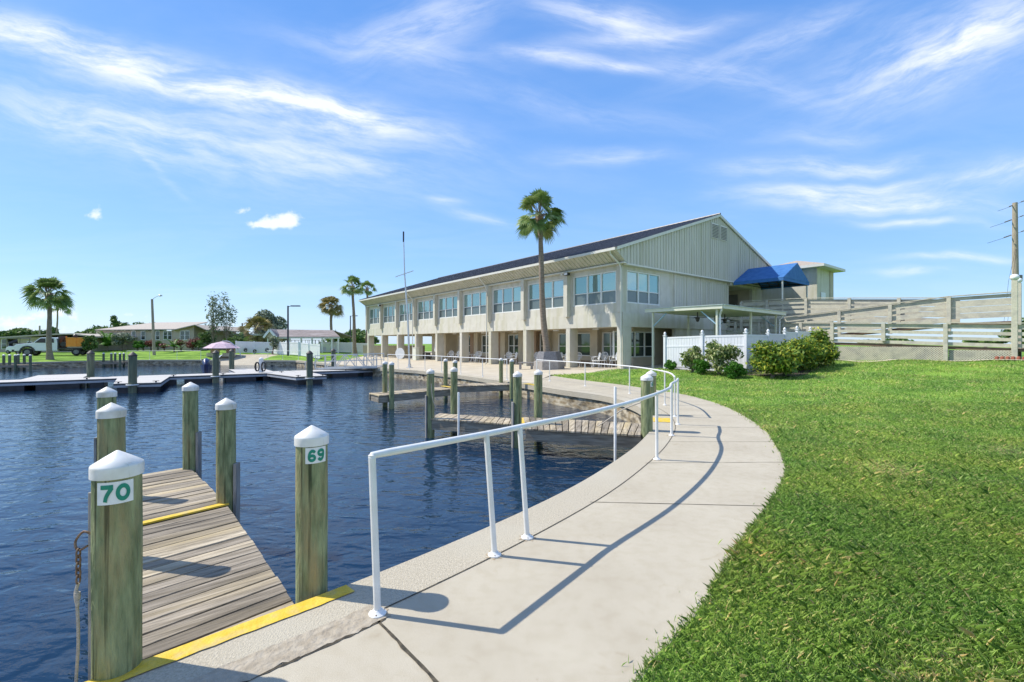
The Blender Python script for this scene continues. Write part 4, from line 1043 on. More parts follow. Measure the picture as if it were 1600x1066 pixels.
for s, t_ in ((4.62,-.02),(4.62,7.65)):
    m = MB(); p = Pq(s,t_,3.6); q = Pq(4.42,t_+.0 if t_ > 1 else .2,3.2)
    m.path([p, p-UP*.1, q+UP*.05, q-UP*.1, Vector((q.x,q.y,.4))], .05, 8); m.build('downspout', 'white', pc, smooth=True)
for (s, t_), lb in (((2.3,1.7),'left black ceiling fan under the patio cover'), ((2.3,4.9),'right black ceiling fan under the patio cover')):
    p = Pq(s,t_,3.3); g = thing('ceiling_fan', lb, 'ceiling fan', tuple(p), 'ceiling fans under the patio cover')
    MB().lathe([(.10,-.16),(.13,-.10),(.12,.0),(.03,.02),(.03,.30)], tuple(p), 12).build('motor', 'black', g, smooth=True)
    for k in range(5):
        a = 2*PI*k/5+.3; d = Vector((math.cos(a), math.sin(a), 0))
        m = MB(); m.beam(p+d*.1-UP*.03, p+d*.62-UP*.03, .12, .012); m.build('blade', 'black', g)
    MB().lathe([(.02,-.28),(.09,-.24),(.10,-.17)], tuple(p), 12).build('lamp_shade', 'black', g, smooth=True)

# ---------------------------------------------------------------- white vinyl fence
wf = thing('vinyl_fence', 'tall white vinyl privacy fence with pointed post caps behind the bushes', 'fence', (11.3,23.4,.3))
K = Vector((11.55,22.6,0)); fpts = [Vector((8.69,26.0,0)), Vector((10.09,24.28,0)), K]+[K+GV*s for s in (2.5,4.6,6.3,8.3)]
ftop = [2.42,2.48,2.51,2.52,2.66,2.78,2.78]
for i, (p, zt_) in enumerate(zip(fpts, ftop)):
    z0 = hh(p.x,p.y)-.1; m = MB(); m.box((p.x,p.y,(z0+zt_-.24)/2), (.135,.135,zt_-.24-z0), math.atan2(FU.y,FU.x)); ps = m.build('post', 'vinyl', wf, bevel=.008)
    m = MB(); m.box((p.x,p.y,zt_-.225), (.19,.19,.04), math.atan2(FU.y,FU.x)); m.lathe([(.05,-.205),(.055,-.17),(.075,-.13),(.07,-.07),(.02,-.01),(.004,0)], (p.x,p.y,zt_), 12); m.build('post_cap', 'vinyl', ps, smooth=True)
for i in range(len(fpts)-1):
    p, q = fpts[i], fpts[i+1]; d = (q-p).normalized(); p2, q2 = p+d*.07, q-d*.07; za, zb_ = ftop[i]-.36, ftop[i+1]-.36
    if i > 1: za = zb_ = (za+zb_)/2
    m = MB(); nn = max(4, int((q2-p2).length/.15))
    for k in range(nn):
        a = p2.lerp(q2, k/nn+.003); b_ = p2.lerp(q2, (k+1)/nn-.003); zt_ = za+(zb_-za)*k/nn-.05
        m.beam((a+b_)/2+UP*(hh(a.x,a.y)-.02), (a+b_)/2+UP*zt_, .022, (b_-a).length, up=d)
    m.build('panel', 'vinyl', wf)
    m = MB()
    for f_ in (1.0, .72, .08):
        m = MB()
        z0 = (hh(p.x,p.y)+.05); zz1 = z0+(za-z0)*f_; zz2 = z0+(zb_-z0)*f_; m.beam(p2+UP*zz1, q2+UP*zz2, .05, .10 if f_ == 1.0 else .07)
        m.build('rail', 'vinyl', wf)

# ---------------------------------------------------------------- foliage
def blob_leaves(cs, n, size, flat=.0, elong=1.6, up=.3):
    """cs: list of (centre, radii); returns leaf quads scattered through the clumps"""
    w = np.array([r[0]*r[1]*r[2] for _, r in cs])**.8; w = w/w.sum()
    pick = RNG.choice(len(cs), n, p=w)
    C0 = np.array([c for c, _ in cs])[pick]; R0 = np.array([r for _, r in cs])[pick]
    d = RNG.normal(size=(n,3)); d /= np.linalg.norm(d, axis=1)[:,None]
    rr = RNG.random(n)**.45
    P = C0+d*R0*rr[:,None]
    nrm = d*.6+RNG.normal(size=(n,3))*.7+np.array([0,0,up]); nrm /= np.linalg.norm(nrm, axis=1)[:,None]
    t = np.cross(nrm, RNG.normal(size=(n,3))); t /= np.linalg.norm(t, axis=1)[:,None]
    b = np.cross(nrm, t); s = size*(.6+.8*RNG.random(n))[:,None]
    Q = np.stack([P-t*s*elong/2, P+b*s*.32+nrm*s*.06, P+t*s*elong/2-nrm*s*.12, P-b*s*.32+nrm*s*.06], 1)
    return Q, RNG.random(n)
def clumps(c, R, n, rs=(.28,.5)):
    out = []
    for _ in range(n):
        d = Vector((random.gauss(0,1), random.gauss(0,1), random.gauss(0,1))).normalized()*random.uniform(.35,.9)
        k = random.uniform(*rs); out.append(((c[0]+d.x*R[0], c[1]+d.y*R[1], c[2]+d.z*R[2]), (R[0]*k, R[1]*k, R[2]*k)))
    return out
def shrub(name, label, cat, x, y, w, h, n, leaf, m, stems=4, z0=None, base=.25, group=None, nc=14, depth=None):
    z = hh(x,y) if z0 is None else z0; t = thing(name, label, cat, (x,y,z), group); dp = depth or w
    cs = clumps((x, y, z+h*(1+base)/2), (w/2, dp/2, h*(1-base)/2), nc)
    Q, r = blob_leaves(cs, n, leaf); fast_mesh('foliage', Q, 4, r, m, t)
    mb = MB()
    for k in range(stems):
        a = 2*PI*k/stems+random.random(); bx_, by = x+.06*math.cos(a), y+.06*math.sin(a)
        c = random.choice(cs)[0]; ex, ey, ez = x+(c[0]-x)*.8, y+(c[1]-y)*.8, c[2]
        mb.path(catmull([(bx_,by,z-.08), (bx_+(ex-bx_)*.25,by+(ey-by)*.25,z+(ez-z)*.5), (ex,ey,ez)],3), [.022*h+.006]*4+[.012*h]*3, 6)
    mb.build('stem', 'bark2', t, smooth=True); return t
def tree(name, label, x, y, w, h, n, leaf, m, trunk=.35, tr=.14, z0=None, group=None, nc=18, cat='tree', squash=1.0, limbs=6):
    z = hh(x,y) if z0 is None else z0; t = thing(name, label, cat, (x,y,z), group); th = h*trunk
    ch = (h-th)/2*squash; c = (x, y, z+h-ch)
    cs = clumps(c, (w/2, w/2*.8, ch), nc)
    Q, r = blob_leaves(cs, n, leaf); fast_mesh('crown', Q, 4, r, m, t)
    mb = MB(); mb.path([(x,y,z-.1),(x+.04*h*.1,y,z+th*.5),(x,y,z+th*1.2),(x,y,z+h*.75)], [tr,tr*.8,tr*.6,tr*.15], 8)
    for k in range(limbs):
        q = random.choice(cs)[0]; mb.path([(x,y,z+th*random.uniform(.7,1.3)), (x+(q[0]-x)*.5, y+(q[1]-y)*.5, (z+th+q[2])/2), q], [tr*.45,tr*.3,tr*.1], 6)
    mb.build('trunk', 'bark2', t, smooth=True); return t
def palm(label, x, y, h, crown=1.6, tr=.19, bend=(0,0), n=30, m='palm_leaf', z0=None, name='palm_tree', dry=0, trunk_top=.13, seg=15, droop=1.0, boots=True, cat='palm', rad0=.35, up=0.0, group=None):
    z = hh(x,y) if z0 is None else z0; t = thing(name, label, cat, (x,y,z), group)
    hc = h-crown*.62
    pts = []; rad = []
    for i in range(13):
        k = i/12; pts.append((x+bend[0]*math.sin(k*PI*.5)+.06*math.sin(k*7+x), y+bend[1]*k, z-.1+hc*k)); rad.append(tr+(trunk_top-tr)*min(1,k*1.3)+(.06*tr if i % 2 else 0)+(.10*(1-k*8) if k < .12 else 0)*tr/.2)
    MB().path(pts, rad, 12).build('trunk', 'bark', t, smooth=True)
    top = Vector(pts[-1]); rnd = random.Random(int(x*10+y))
    if boots:
        mb = MB(); 
        mb.lathe([(trunk_top*.9,-crown*.30),(trunk_top*1.6,-crown*.16),(trunk_top*1.7,.0),(trunk_top*.8,crown*.12)], tuple(top), 12)
        for k in range(34):
            a = rnd.random()*2*PI; zz = rnd.uniform(-crown*.34, crown*.08); r_ = trunk_top*1.15
            p = top+Vector((math.cos(a)*r_, math.sin(a)*r_, zz)); mb.tube(p, p+Vector((math.cos(a)*.10,math.sin(a)*.10,.14))*crown/1.5, .03*crown/1.5, .012, 5)
        mb.build('boots', 'boots', t)
    Q = []; R_ = []; pet = MB()
    for k in range(n):
        a = k*2.39996+rnd.random()*.4; el = math.radians(rnd.uniform(-42, 70) if k > n*.3 else rnd.uniform(40,88))+up
        L = crown*rnd.uniform(.50,.66); d = Vector((math.cos(a)*math.cos(el), math.sin(a)*math.cos(el), math.sin(el)))
        p0 = top+Vector((0,0,crown*.02)); p1 = p0+d*L*.55+Vector((0,0,crown*.03)); p2 = p0+d*L+Vector((0,0,-.06*crown*droop*math.cos(el)))
        pet.path([p0,p1,p2], [.02*crown/1.5,.014*crown/1.5,.01*crown/1.5], 4)
        ax = (p2-p1).normalized(); side = ax.cross(UP)
        if side.length < .1: side = Vector((1,0,0))
        side.normalize(); nn = side.cross(ax).normalized(); ro = rnd.uniform(-1.1,1.1); side, nn = side*math.cos(ro)+nn*math.sin(ro), nn*math.cos(ro)-side*math.sin(ro); fr = crown*rnd.uniform(.40,.52); base = rnd.random()*.5
        for j in range(seg):
            b = math.radians(-105+210*j/(seg-1)); dd = (ax*math.cos(b)+side*math.sin(b)+nn*.22*abs(math.sin(b))).normalized()
            dn = Vector((0,0,-1)); ln = fr*(1-.25*abs(b)/1.8)*rnd.uniform(.85,1.1); wv = dd.cross(nn).normalized()*fr*.066
            q1 = p2+dd*ln*.55+nn*.02; q2 = p2+dd*ln+dn*ln*.22*droop
            Q.append([p2-wv*.3, q1-wv, q1+wv, p2+wv*.3]); Q.append([q1-wv, q2-wv*.08, q2+wv*.08, q1+wv])
            v_ = min(1, base+rnd.random()*.5); R_ += [v_, v_]
    pet.build('petioles', 'boots' if dry else 'palm_leaf' , t) if False else pet.build('petioles', 'bark', t)
    fast_mesh('crown', np.array([[list(v) for v in q] for q in Q]), 4, np.array(R_), m, t)
    return t
def featherpalm(label, x, y, h, n=9, L=1.6, m='leaf', z0=None, name='young_palm', cat='palm'):
    z = hh(x,y) if z0 is None else z0; t = thing(name, label, cat, (x,y,z)); rnd = random.Random(int(x*7)); Q = []; R_ = []; st = MB()
    st.path([(x,y,z-.05),(x,y,z+h*.25)], [.1,.08], 7)
    for k in range(n):
        a = k*2.4; el = math.radians(rnd.uniform(35,78)); pr = Vector((x,y,z+h*.22)); d = Vector((math.cos(a)*math.cos(el), math.sin(a)*math.cos(el), math.sin(el)))
        cur = pr.copy(); seg = 10; side = Vector((-math.sin(a), math.cos(a), 0)); vdir = d.copy(); pts = [cur.copy()]
        for j in range(seg):
            vdir = (vdir+Vector((0,0,-.13))).normalized(); nx = cur+vdir*L/seg
            for s in (-1,1):
                for h_ in (0,.5):
                    c0 = cur.lerp(nx,h_); tip = c0+side*s*L*.26*(1-.6*(j/seg))+vdir*L*.12+Vector((0,0,-.06)); w_ = vdir*L*.03
                    Q.append([c0, c0+w_, tip, c0-w_]); R_.append(rnd.random())
            cur = nx; pts.append(cur.copy())
        st.path(pts[::3], .012, 4)
    st.build('stem','bark2',t); fast_mesh('fronds', np.array([[list(v) for v in q] for q in Q]), 4, np.array(R_), m, t); return t
# ---------------------------------------------------------------- planting round the clubhouse
def px_size(w, D): return w*D/F
pD = 29.7; ppx, ppy = xof(858,pD), pD
palm('tall leaning cabbage palm growing from the grey planter box before the clubhouse', ppx, ppy, 11.25-hh(ppx,ppy), crown=1.82, tr=.22, bend=(-.62,.1), n=52, trunk_top=.15, seg=21, droop=1.1)
pt = thing('planter', 'grey boarded hexagonal planter on a pale stone base around the palm', 'planter', (ppx,ppy,hh(ppx,ppy)))
z0 = hh(ppx,ppy)
MB().lathe([(1.0,-.1),(1.0,.48),(.93,.52),(.80,.53)], (ppx,ppy,z0), 6).build('stone_base', 'stone', pt)
MB().lathe([(.92,.50),(.70,1.12),(.66,1.13),(.60,1.02)], (ppx,ppy,z0), 6).build('box', 'grey_wood', pt)
MB().lathe([(.60,.98),(.02,1.03)], (ppx,ppy,z0), 6).build('soil', 'soil', pt)
px_ = xof(822,30.2); bz = hh(px_,30.2); be = thing('bench', 'low pale concrete bench left of the palm planter', 'bench', (px_,30.2,bz))
MB().box((px_+.0,30.2,bz+.43), (1.0,.42,.08)).build('seat', 'stone', be, bevel=.01)
for s in (-.38,.38): MB().box((px_+s,30.2,bz+.19), (.16,.34,.40)).build('leg', 'stone', be)

shrub('shrub', 'leggy variegated shrub, left of the two tall ones by the white fence', 'shrub', xof(1083,23.2), 23.2, 1.5, 1.45, 1000, .12, 'croton_pale', 6, base=.22)
shrub('shrub', 'larger leggy variegated shrub at the middle of the white fence', 'shrub', xof(1124,21.9), 21.9, 1.95, 1.62, 1700, .12, 'croton_pale', 7, base=.12)
for px, D, w, h, lb in ((1049,25.0,.85,.62,'small round green bush at the left end of the white fence'), (1098,22.3,1.1,.72,'low dark green bush between the two leggy shrubs'), (1147,20.9,.95,.78,'low dark green bush right of the larger leggy shrub')):
    shrub('bush', lb, 'bush', xof(px,D), D, w, h, 1700, .085, 'leaf_bright', 3, base=.02, group='small green bushes along the white fence')
for px, D, w, h, n, lb in ((1207,20.3,2.3,1.62,4200,'leftmost yellow and green croton of the hedge, nearest the white corner post'), (1238,21.8,2.3,1.65,3800,'middle croton of the yellow and green hedge'), (1254,22.6,2.0,1.7,3000,'croton with yellow tips, second from the ramp post'),(1276,23.6,2.1,1.75,3800,'rightmost croton of the hedge, against the ramp post')):
    shrub('croton', lb, 'shrub', xof(px,D), D, w, h, n, .115, 'croton', 8, base=.0, group='croton hedge before the white fence', nc=34)
# mulch bed under the hedge
def draped(name, poly, m, dz=.02, n=14, kind='structure'):
    xs = [p[0] for p in poly]; ys = [p[1] for p in poly]; V = []; Fc = []
    gx = np.linspace(min(xs), max(xs), n); gy = np.linspace(min(ys), max(ys), n); mb = MB()
    for i in range(n-1):
        for j in range(n-1):
            c = ((gx[i]+gx[i+1])/2, (gy[j]+gy[j+1])/2)
            if pin(c, poly):
                q = [(gx[i],gy[j]),(gx[i+1],gy[j]),(gx[i+1],gy[j+1]),(gx[i],gy[j+1])]
                mb.add([(x,y,hh(x,y)+dz) for x, y in q], [(0,1,2,3)])
    return tag(mb.build(name, m, loc=(0,0,0)), kind=kind)
draped('mulch_bed', [(8.4,25.6),(9.5,23.6),(11.1,20.9),(12.6,20.0),(13.4,20.8),(16.2,23.6),(17.6,25.6),(17.2,26.6),(11.6,22.5),(8.8,26.0)], 'soil', .035, 34)
draped('kerb_strip', [(RP(L1,s,0,o).x, RP(L1,s,0,o).y) for s, o in ((-1,-.95),(11,-.95),(11,-.70),(-1,-.70))], 'patio', .045, 90)
# scalloped terracotta edging at the right
for k in range(9):
    q_ = RP(L1, 6.75+k*.17, 0, -.62); x, y = q_.x, q_.y; z = hh(x,y); o = MB().lathe([(.075,-.1),(.075,.12),(.065,.16),(.03,.18)], (x,y,z), 10).build('edging_brick', 'terracotta', loc=(x,y,z), smooth=True)
    tag(o, 'rounded terracotta edging piece standing in a row on the lawn at the far right', 'edging', 'terracotta edging pieces in a row')

# ---------------------------------------------------------------- patio chairs under the colonnade
def make_chair():
    t = thing('patio_chair', 'x', 'chair')
    m = MB(); m.lathe([(.20,.42),(.235,.43),(.235,.45),(.20,.46)], (0,0,0), 16); m.build('seat', 'white', t, smooth=True)
    for sx in (-1,1):
        for sy in (-1,1): MB().path([(sx*.15,sy*.15,.42),(sx*.19,sy*.18,.2),(sx*.21,sy*.22,0)], [.016,.014,.018], 6).build('leg', 'white', t, smooth=True)
        MB().path(catmull([(sx*.21,.16,.66),(sx*.25,-.02,.68),(sx*.23,-.18,.62),(sx*.18,-.18,.44)],4), .015, 6).build('armrest', 'white', t, smooth=True)
    m = MB(); pts = []
    for k in range(15):
        a = PI*(-.25+1.5*k/14); pts.append((.235*math.cos(a), .20+.05*math.sin(a), .70+.235*math.sin(a)))
    m.path(pts, .02, 6)
    for k in range(-2,3):
        x = k*.075; m.path([(x*.6,.18,.45),(x,.22,.70),(x*1.1,.24,.70+math.sqrt(max(.01,.235**2-x*x)))], .017, 5)
    m.path([(-.2,.2,.62),(0,.21,.56),(.2,.2,.62)], .016, 5); m.path([(-.2,.23,.78),(0,.23,.72),(.2,.23,.78)], .016, 5)
    m.build('backrest', 'white', t, smooth=True); return t
ch0 = make_chair(); fa = math.atan2(GV.y, GV.x)-PI/2
spots = [(1.15,.9,'rightmost, past the corner column',985), (2.4,1.6,'right of the pair behind the handrail near the corner bay',953),(2.75,1.1,'left of the pair behind the handrail near the corner bay',945),
         (4.95,2.0,'near the second column from the corner',912),(6.1,1.6,'left of the second column, before the window',881),(6.9,2.0,'beside the grey seat behind the planter',870),(8.1,1.3,'just left of the planter',838),(9.6,1.9,'right of the brick pier',817),
         (11.9,1.6,'before the glass door, right one',791),(12.5,1.4,'before the glass door, left one',784),(14.6,1.6,'left of the downspout column',752),(17.0,1.5,'before the fifth window, right one',708),(17.9,1.8,'before the fifth window, left one',699),(20.9,1.6,'under the sixth bay, right one',675),(21.8,1.4,'under the sixth bay, left one',669)]
for i, (u, v, lb, _) in enumerate(spots):
    p = B(u, v*.62, 0); z = hh(p.x, p.y); c = ch0 if i == 0 else dup(ch0, (0,0,0))
    place(c, (p.x,p.y,z), fa+random.uniform(-.7,.7), 1.1); c['label'] = 'white cast metal patio chair '+lb; c['group'] = 'white patio chairs under the colonnade'
for (u, v, lb) in ((3.6,1.7,'round white patio table in the corner bay of the colonnade'), (7.5,1.8,'round white patio table behind the palm planter'), (19.2,1.7,'round white patio table under the sixth bay')):
    p = B(u,v,0); z = hh(p.x,p.y); t = thing('patio_table', lb, 'table', (p.x,p.y,z), 'white patio tables')
    MB().lathe([(.42,.70),(.44,.71),(.44,.73)], (p.x,p.y,z), 20).build('table_top', 'white', t)
    for k in range(3):
        a = 2*PI*k/3; MB().path([(p.x+.12*math.cos(a),p.y+.12*math.sin(a),z+.7),(p.x+.08*math.cos(a),p.y+.08*math.sin(a),z+.35),(p.x+.32*math.cos(a),p.y+.32*math.sin(a),z)], .018, 6).build('leg', 'white', t)
# round tabletop on edge, utility box, dark table, closed parasol by the open bays
p = B(29.7,-.9,0); z = hh(p.x,p.y); o = MB().path([Vector((p.x,p.y,z+.66)), Vector((p.x,p.y,z+.66))+GV*.06+FU*.03], .62, 24).build('round_tabletop', 'white'); tag(o, 'white round tabletop standing on edge before the open bays', 'tabletop')
p = B(26.2,-.7,0); z = hh(p.x,p.y); t = thing('utility_box', 'cream utility cabinet standing on the patio by a column', 'cabinet', (p.x,p.y,z))
MB().box((p.x,p.y,z+.65), (.75,.4,1.3), fa).build('case', 'pergola', t, bevel=.02); MB().box((p.x,p.y,z+1.32), (.82,.46,.05), fa).build('lid', 'trim', t)
p = B(28.6,1.6,0); z = hh(p.x,p.y); t = thing('dark_table', 'dark table with two benches in the shade of the open bays', 'table', (p.x,p.y,z))
MB().box((p.x,p.y,z+.74), (1.7,.8,.05), fa).build('table_top', 'door', t)
for s in (-.7,.7):
    q = p+FU*s; MB().box((q.x,q.y,z+.36), (.08,.6,.72), fa).build('leg', 'door', t)
for s in (-.75,.75):
    q = p+GV*s; MB().box((q.x,q.y,z+.44), (1.6,.28,.05), fa).build('bench_seat', 'door', t)
p = B(24.9,.9,0); z = hh(p.x,p.y); t = thing('closed_parasol', 'folded white parasol leaning beside the seventh column', 'parasol', (p.x,p.y,z))
MB().path([(p.x,p.y,z),(p.x+.1,p.y,z+2.3)], .025, 8).build('pole', 'white', t); MB().lathe([(.16,.9),(.20,1.1),(.11,1.8),(.03,2.25)], (p.x+.06,p.y,z), 10).build('canopy', 'white', t, smooth=True)

# mast with crosstree before the clubhouse
p = (xof(640,33.0), 33.0); z = hh(*p); t = thing('flag_mast', 'tall thin grey mast with a short crosstree before the clubhouse', 'mast', (*p,z))
zt_ = zof(362,33.0); MB().path([(*p,z),(p[0]-.12,33.0,z+3.5),(xof(632,33.0),33.0,zof(427,33)),(xof(630.5,33),33.0,zt_)], [.075,.065,.05,.03], 10).build('pole', 'aluminium', t, smooth=True)
zc = zof(428,33.0); MB().beam((xof(619,33),32.8,zc-.25),(xof(645,33),33.2,zc+.25), .05, .06).build('crosstree', 'aluminium', t)
MB().lathe([(.25,0),(.25,.03),(.12,.05),(.11,.3)], (*p,z), 12).build('base', 'aluminium', t)
MB().beam((xof(630.5,33),33,zt_-.75),(xof(630.5,33),33,zt_), .09,.09).build('masthead', 'dark_pole', t)

# ---------------------------------------------------------------- floating docks
FD = Vector((.80,.60,0)); FN = Vector((-.60,.80,0)); FO = Vector((-24.5,22.9,0))
def FP(s, n, z=0): return FO+FD*s+FN*n+UP*z
ZD = -.15
def float_section(name, label, quad, zt_=ZD, deck_m='float_deck', grp='floating dock sections', cleats=()):
    c = quad[0]; t = thing(name, label, 'floating dock', (c.x,c.y,WATER), grp)
    P2 = [(p.x,p.y) for p in quad]; cx = sum(p[0] for p in P2)/len(P2); cy = sum(p[1] for p in P2)/len(P2)
    MB().prism(P2, zt_-.20, zt_-.03).build('fascia', 'float_side', t)
    grow = [((x-cx)*1.0+cx, (y-cy)*1.0+cy) for x, y in P2]
    def scl(k): return [((x-cx)*k+cx, (y-cy)*k+cy) for x, y in P2]
    MB().prism(scl(1.006), zt_-.085, zt_-.028).build('rub_strip', 'float_black', t)
    MB().prism(scl(.997), zt_-.027, zt_).build('decking', deck_m, t)
    # floats beneath: separate black tubs
    a, b_, c_, d_ = [Vector((*p,0)) for p in P2]; L = (b_-a).length; n = max(1, int(L/1.9)); tubs = 0
    for k in range(n):
        k0 = (k+.06)/n; k1 = (k+.88)/n
        if n > 4 and k % 5 == 4: k1 = (k+.35)/n
        q = [a.lerp(b_,k0), a.lerp(b_,k1), d_.lerp(c_,k1), d_.lerp(c_,k0)]; mid = sum(q, Vector((0,0,0)))/4
        q = [mid+(v_-mid)*.985 for v_ in q]
        MB().prism([(v_.x,v_.y) for v_ in q], WATER-.25, zt_-.202).build('float_tub', 'float_black', t, bevel=.02)
    for k in cleats:
        p = a.lerp(b_,k); p = p+(d_-a).normalized()*.12
        m = MB(); m.box((p.x,p.y,zt_+.03), (.05,.05,.06)); m.beam(p+FD*-.13+UP*(zt_+.07), p+FD*.13+UP*(zt_+.07), .03, .025); m.build('cleat', 'black', t)
    return t
float_section('floating_dock', 'long left run of the floating dock reaching the frame edge', [FP(-16,0),FP(4.4,0),FP(4.4,1.9),FP(-16,1.9)], cleats=(.5,.7,.9))
float_section('floating_dock', 'middle run of the floating dock between its two near fingers', [FP(4.45,0),FP(12.6,0),FP(12.6,1.9),FP(4.45,1.9)], cleats=(.2,.5,.9))
float_section('floating_dock', 'right run of the floating dock under the gangway foot', [FP(12.65,0),FP(19.2,0),FP(19.2,1.9),FP(12.65,1.9)], cleats=(.5,))
def Fq(px, D): return Vector((xof(px,D), D, 0))
float_section('dock_finger', 'short floating finger around the left big piling', [Vector((-18.9,21.7,0)),Vector((-17.2,22.4,0)),FP(5.9,-.03),FP(3.6,-.03)], cleats=(.1,.9))
float_section('dock_finger', 'floating finger pointing at the viewer below the gangway', [Vector((-12.35,26.15,0)),Vector((-11.0,27.15,0)),FP(13.4,-.03),FP(10.9,-.03)], cleats=(.1,.9))
float_section('dock_finger', 'floating finger behind the left run of the floating dock', [FP(-.4,1.94),FP(2.0,1.94),FP(2.0,6.0),FP(-.4,6.0)])
float_section('dock_finger', 'floating finger behind the middle run of the floating dock', [FP(9.4,1.94),FP(11.6,1.94),FP(11.6,6.5),FP(9.4,6.5)])
for px, pyb, D, lb in ((141.5,581,26.3,'thick dock piling with dark cap behind the left run of the floating dock'), (207,614,21.95,'thick dock piling with dark cap at the short left finger'), (337,597,27.6,'thick dock piling with dark cap before the lilac parasol'),
                       (362,575,34.0,'thick dark capped piling standing behind the floating dock'), (484,600,26.2,'thick dock piling with dark cap at the finger below the gangway'), (521,572,36.5,'dark capped piling behind the gangway railings')):
    r = .17; piling(xof(px,D), D, r, 1.30, lb, cap='dark_cap', m='piling_dark', n=18, grp='thick dark capped dock pilings')
    if D < 30:
        x = xof(px,D); m = MB(); pts = [(x+(r+.06)*math.cos(a), D+(r+.06)*math.sin(a), ZD-.08) for a in [2*PI*k/16 for k in range(17)]]
        o = m.path(pts, .035, 6, caps=False).build('mooring_hoop', 'white_rail', smooth=True); tag(o, 'pale hoop round the piling: '+lb.replace('thick dock piling with dark cap ',''), 'hoop')
# power pedestal with coiled hose
x, D = xof(408,30.2), 30.2; t = thing('power_pedestal', 'white dock power pedestal with coiled black hoses', 'pedestal', (x,D,ZD))
MB().box((x,D,ZD+.42), (.22,.2,.84)).build('case', 'white', t, bevel=.02); MB().lathe([(.14,.84),(.13,.92),(.03,.98)], (x,D,ZD), 10).build('lamp_head', 'white', t)
for s in (-.2,.22):
    m = MB(); m.path([(x+s+.13*math.cos(a), D-.1+.05*math.sin(a*.5), ZD+.38+.30*math.sin(a)) for a in [2*PI*k/20*2 for k in range(21)]], .035, 6); m.build('hose', 'black', t, smooth=True)
# gangway
t = thing('gangway', 'aluminium truss gangway with handrails from the patio to the floating dock', 'gangway', (-11.3,33.0,-.1))
ga, gb = Vector((-9.6,33.4,.02)), Vector((-14.2,33.9,-.12)); side = (gb-ga).cross(UP).normalized()*.65
m = MB(); m.beam(ga, gb, 1.3, .10); m.build('deck', 'float_deck', t)
for sg in (-1,1):
    o = side*sg; m = MB(); m.beam(ga+o+UP*1.0, gb+o+UP*1.0, .06,.06); m.beam(ga+o+UP*.05, gb+o+UP*.05, .07,.12); m.beam(ga+o+UP*.55, gb+o+UP*.55, .035,.035)
    n = 6
    for k in range(n+1):
        q = ga.lerp(gb, k/n)+o; m.beam(q, q+UP*1.0, .045,.045)
    for k in range(1,n-1): 
        q = ga.lerp(gb, k/n)+o; q2 = ga.lerp(gb, (k+1)/n)+o
        if k < n/2: m.beam(q+UP*.05, q2+UP*1.0, .045,.045)
        else: m.beam(q+UP*1.0, q2+UP*.05, .045,.045)
    e0 = gb+o; m.beam(e0+UP*1.0, e0+(gb-ga).normalized()*.8+UP*.55, .045,.045); m.beam(e0+(gb-ga).normalized()*.8+UP*.55, e0+(gb-ga).normalized()*.8, .045,.045)
    m.build('truss', 'aluminium', t)
m = MB(); m.beam(gb+UP*.02, FP(17.5,1.4,ZD+.03), 1.2, .04); m.build('toe_plate', 'float_deck', t)
# hoop railings on the patio beside the gangway
for k, px in enumerate((568,575,583)):
    D = 34.2; x = xof(px,D); z = hh(x,D); o = MB().path(catmull([(x,D,z),(x,D,z+.6),(x+.15,D,z+.8),(x+.45,D,z+.8),(x+.6,D,z+.6),(x+.6,D,z)],4), .024, 7).build('hoop_rail', 'aluminium', smooth=True)
    tag(o, ['leftmost','middle','rightmost'][k]+' of the three metal hoop rails beside the gangway head', 'hoop rail', 'metal hoop rails beside the gangway')
# personal watercraft
jx, jD = xof(323,38.0), 38.0
t = thing('jet_ski', 'navy and white jet ski moored left of the boat ramp', 'jet ski', (jx,jD,WATER))
m = MB(); st = [(-1.5,.05,.30),(-1.3,.42,.42),(-.4,.55,.50),(.5,.52,.62),(1.2,.30,.70),(1.55,.04,.72)]
for i in range(len(st)-1):
    (x0,w0,z0_),(x1,w1,z1_) = st[i], st[i+1]
    m.add([(jx+x0,jD-w0,WATER+z0_),(jx+x1,jD-w1,WATER+z1_),(jx+x1,jD+w1,WATER+z1_),(jx+x0,jD+w0,WATER+z0_),(jx+x0,jD-w0*.6,WATER-.1),(jx+x1,jD-w1*.6,WATER-.1),(jx+x1,jD+w1*.6,WATER-.1),(jx+x0,jD+w0*.6,WATER-.1)], [(0,1,2,3),(0,4,5,1),(2,6,7,3)])
m.build('hull', 'navy', t)
MB().path([(jx-1.2,jD,WATER+.55),(jx-.5,jD,WATER+.72),(jx+.1,jD,WATER+.78),(jx+.4,jD,WATER+.75)], [.20,.22,.20,.14], 10).build('seat', 'black', t, smooth=True)
MB().path([(jx+.2,jD,WATER+.62),(jx+.6,jD,WATER+.92),(jx+1.1,jD,WATER+.82),(jx+1.5,jD,WATER+.66)], [.30,.34,.26,.05], 10).build('front_cowl', 'navy', t, smooth=True)
MB().tube((jx+.42,jD-.38,WATER+1.12),(jx+.42,jD+.38,WATER+1.12), .03).build('handlebar', 'black', t)
t.rotation_euler = (0,0,math.radians(-62)); t.scale = (.8,.8,.95)

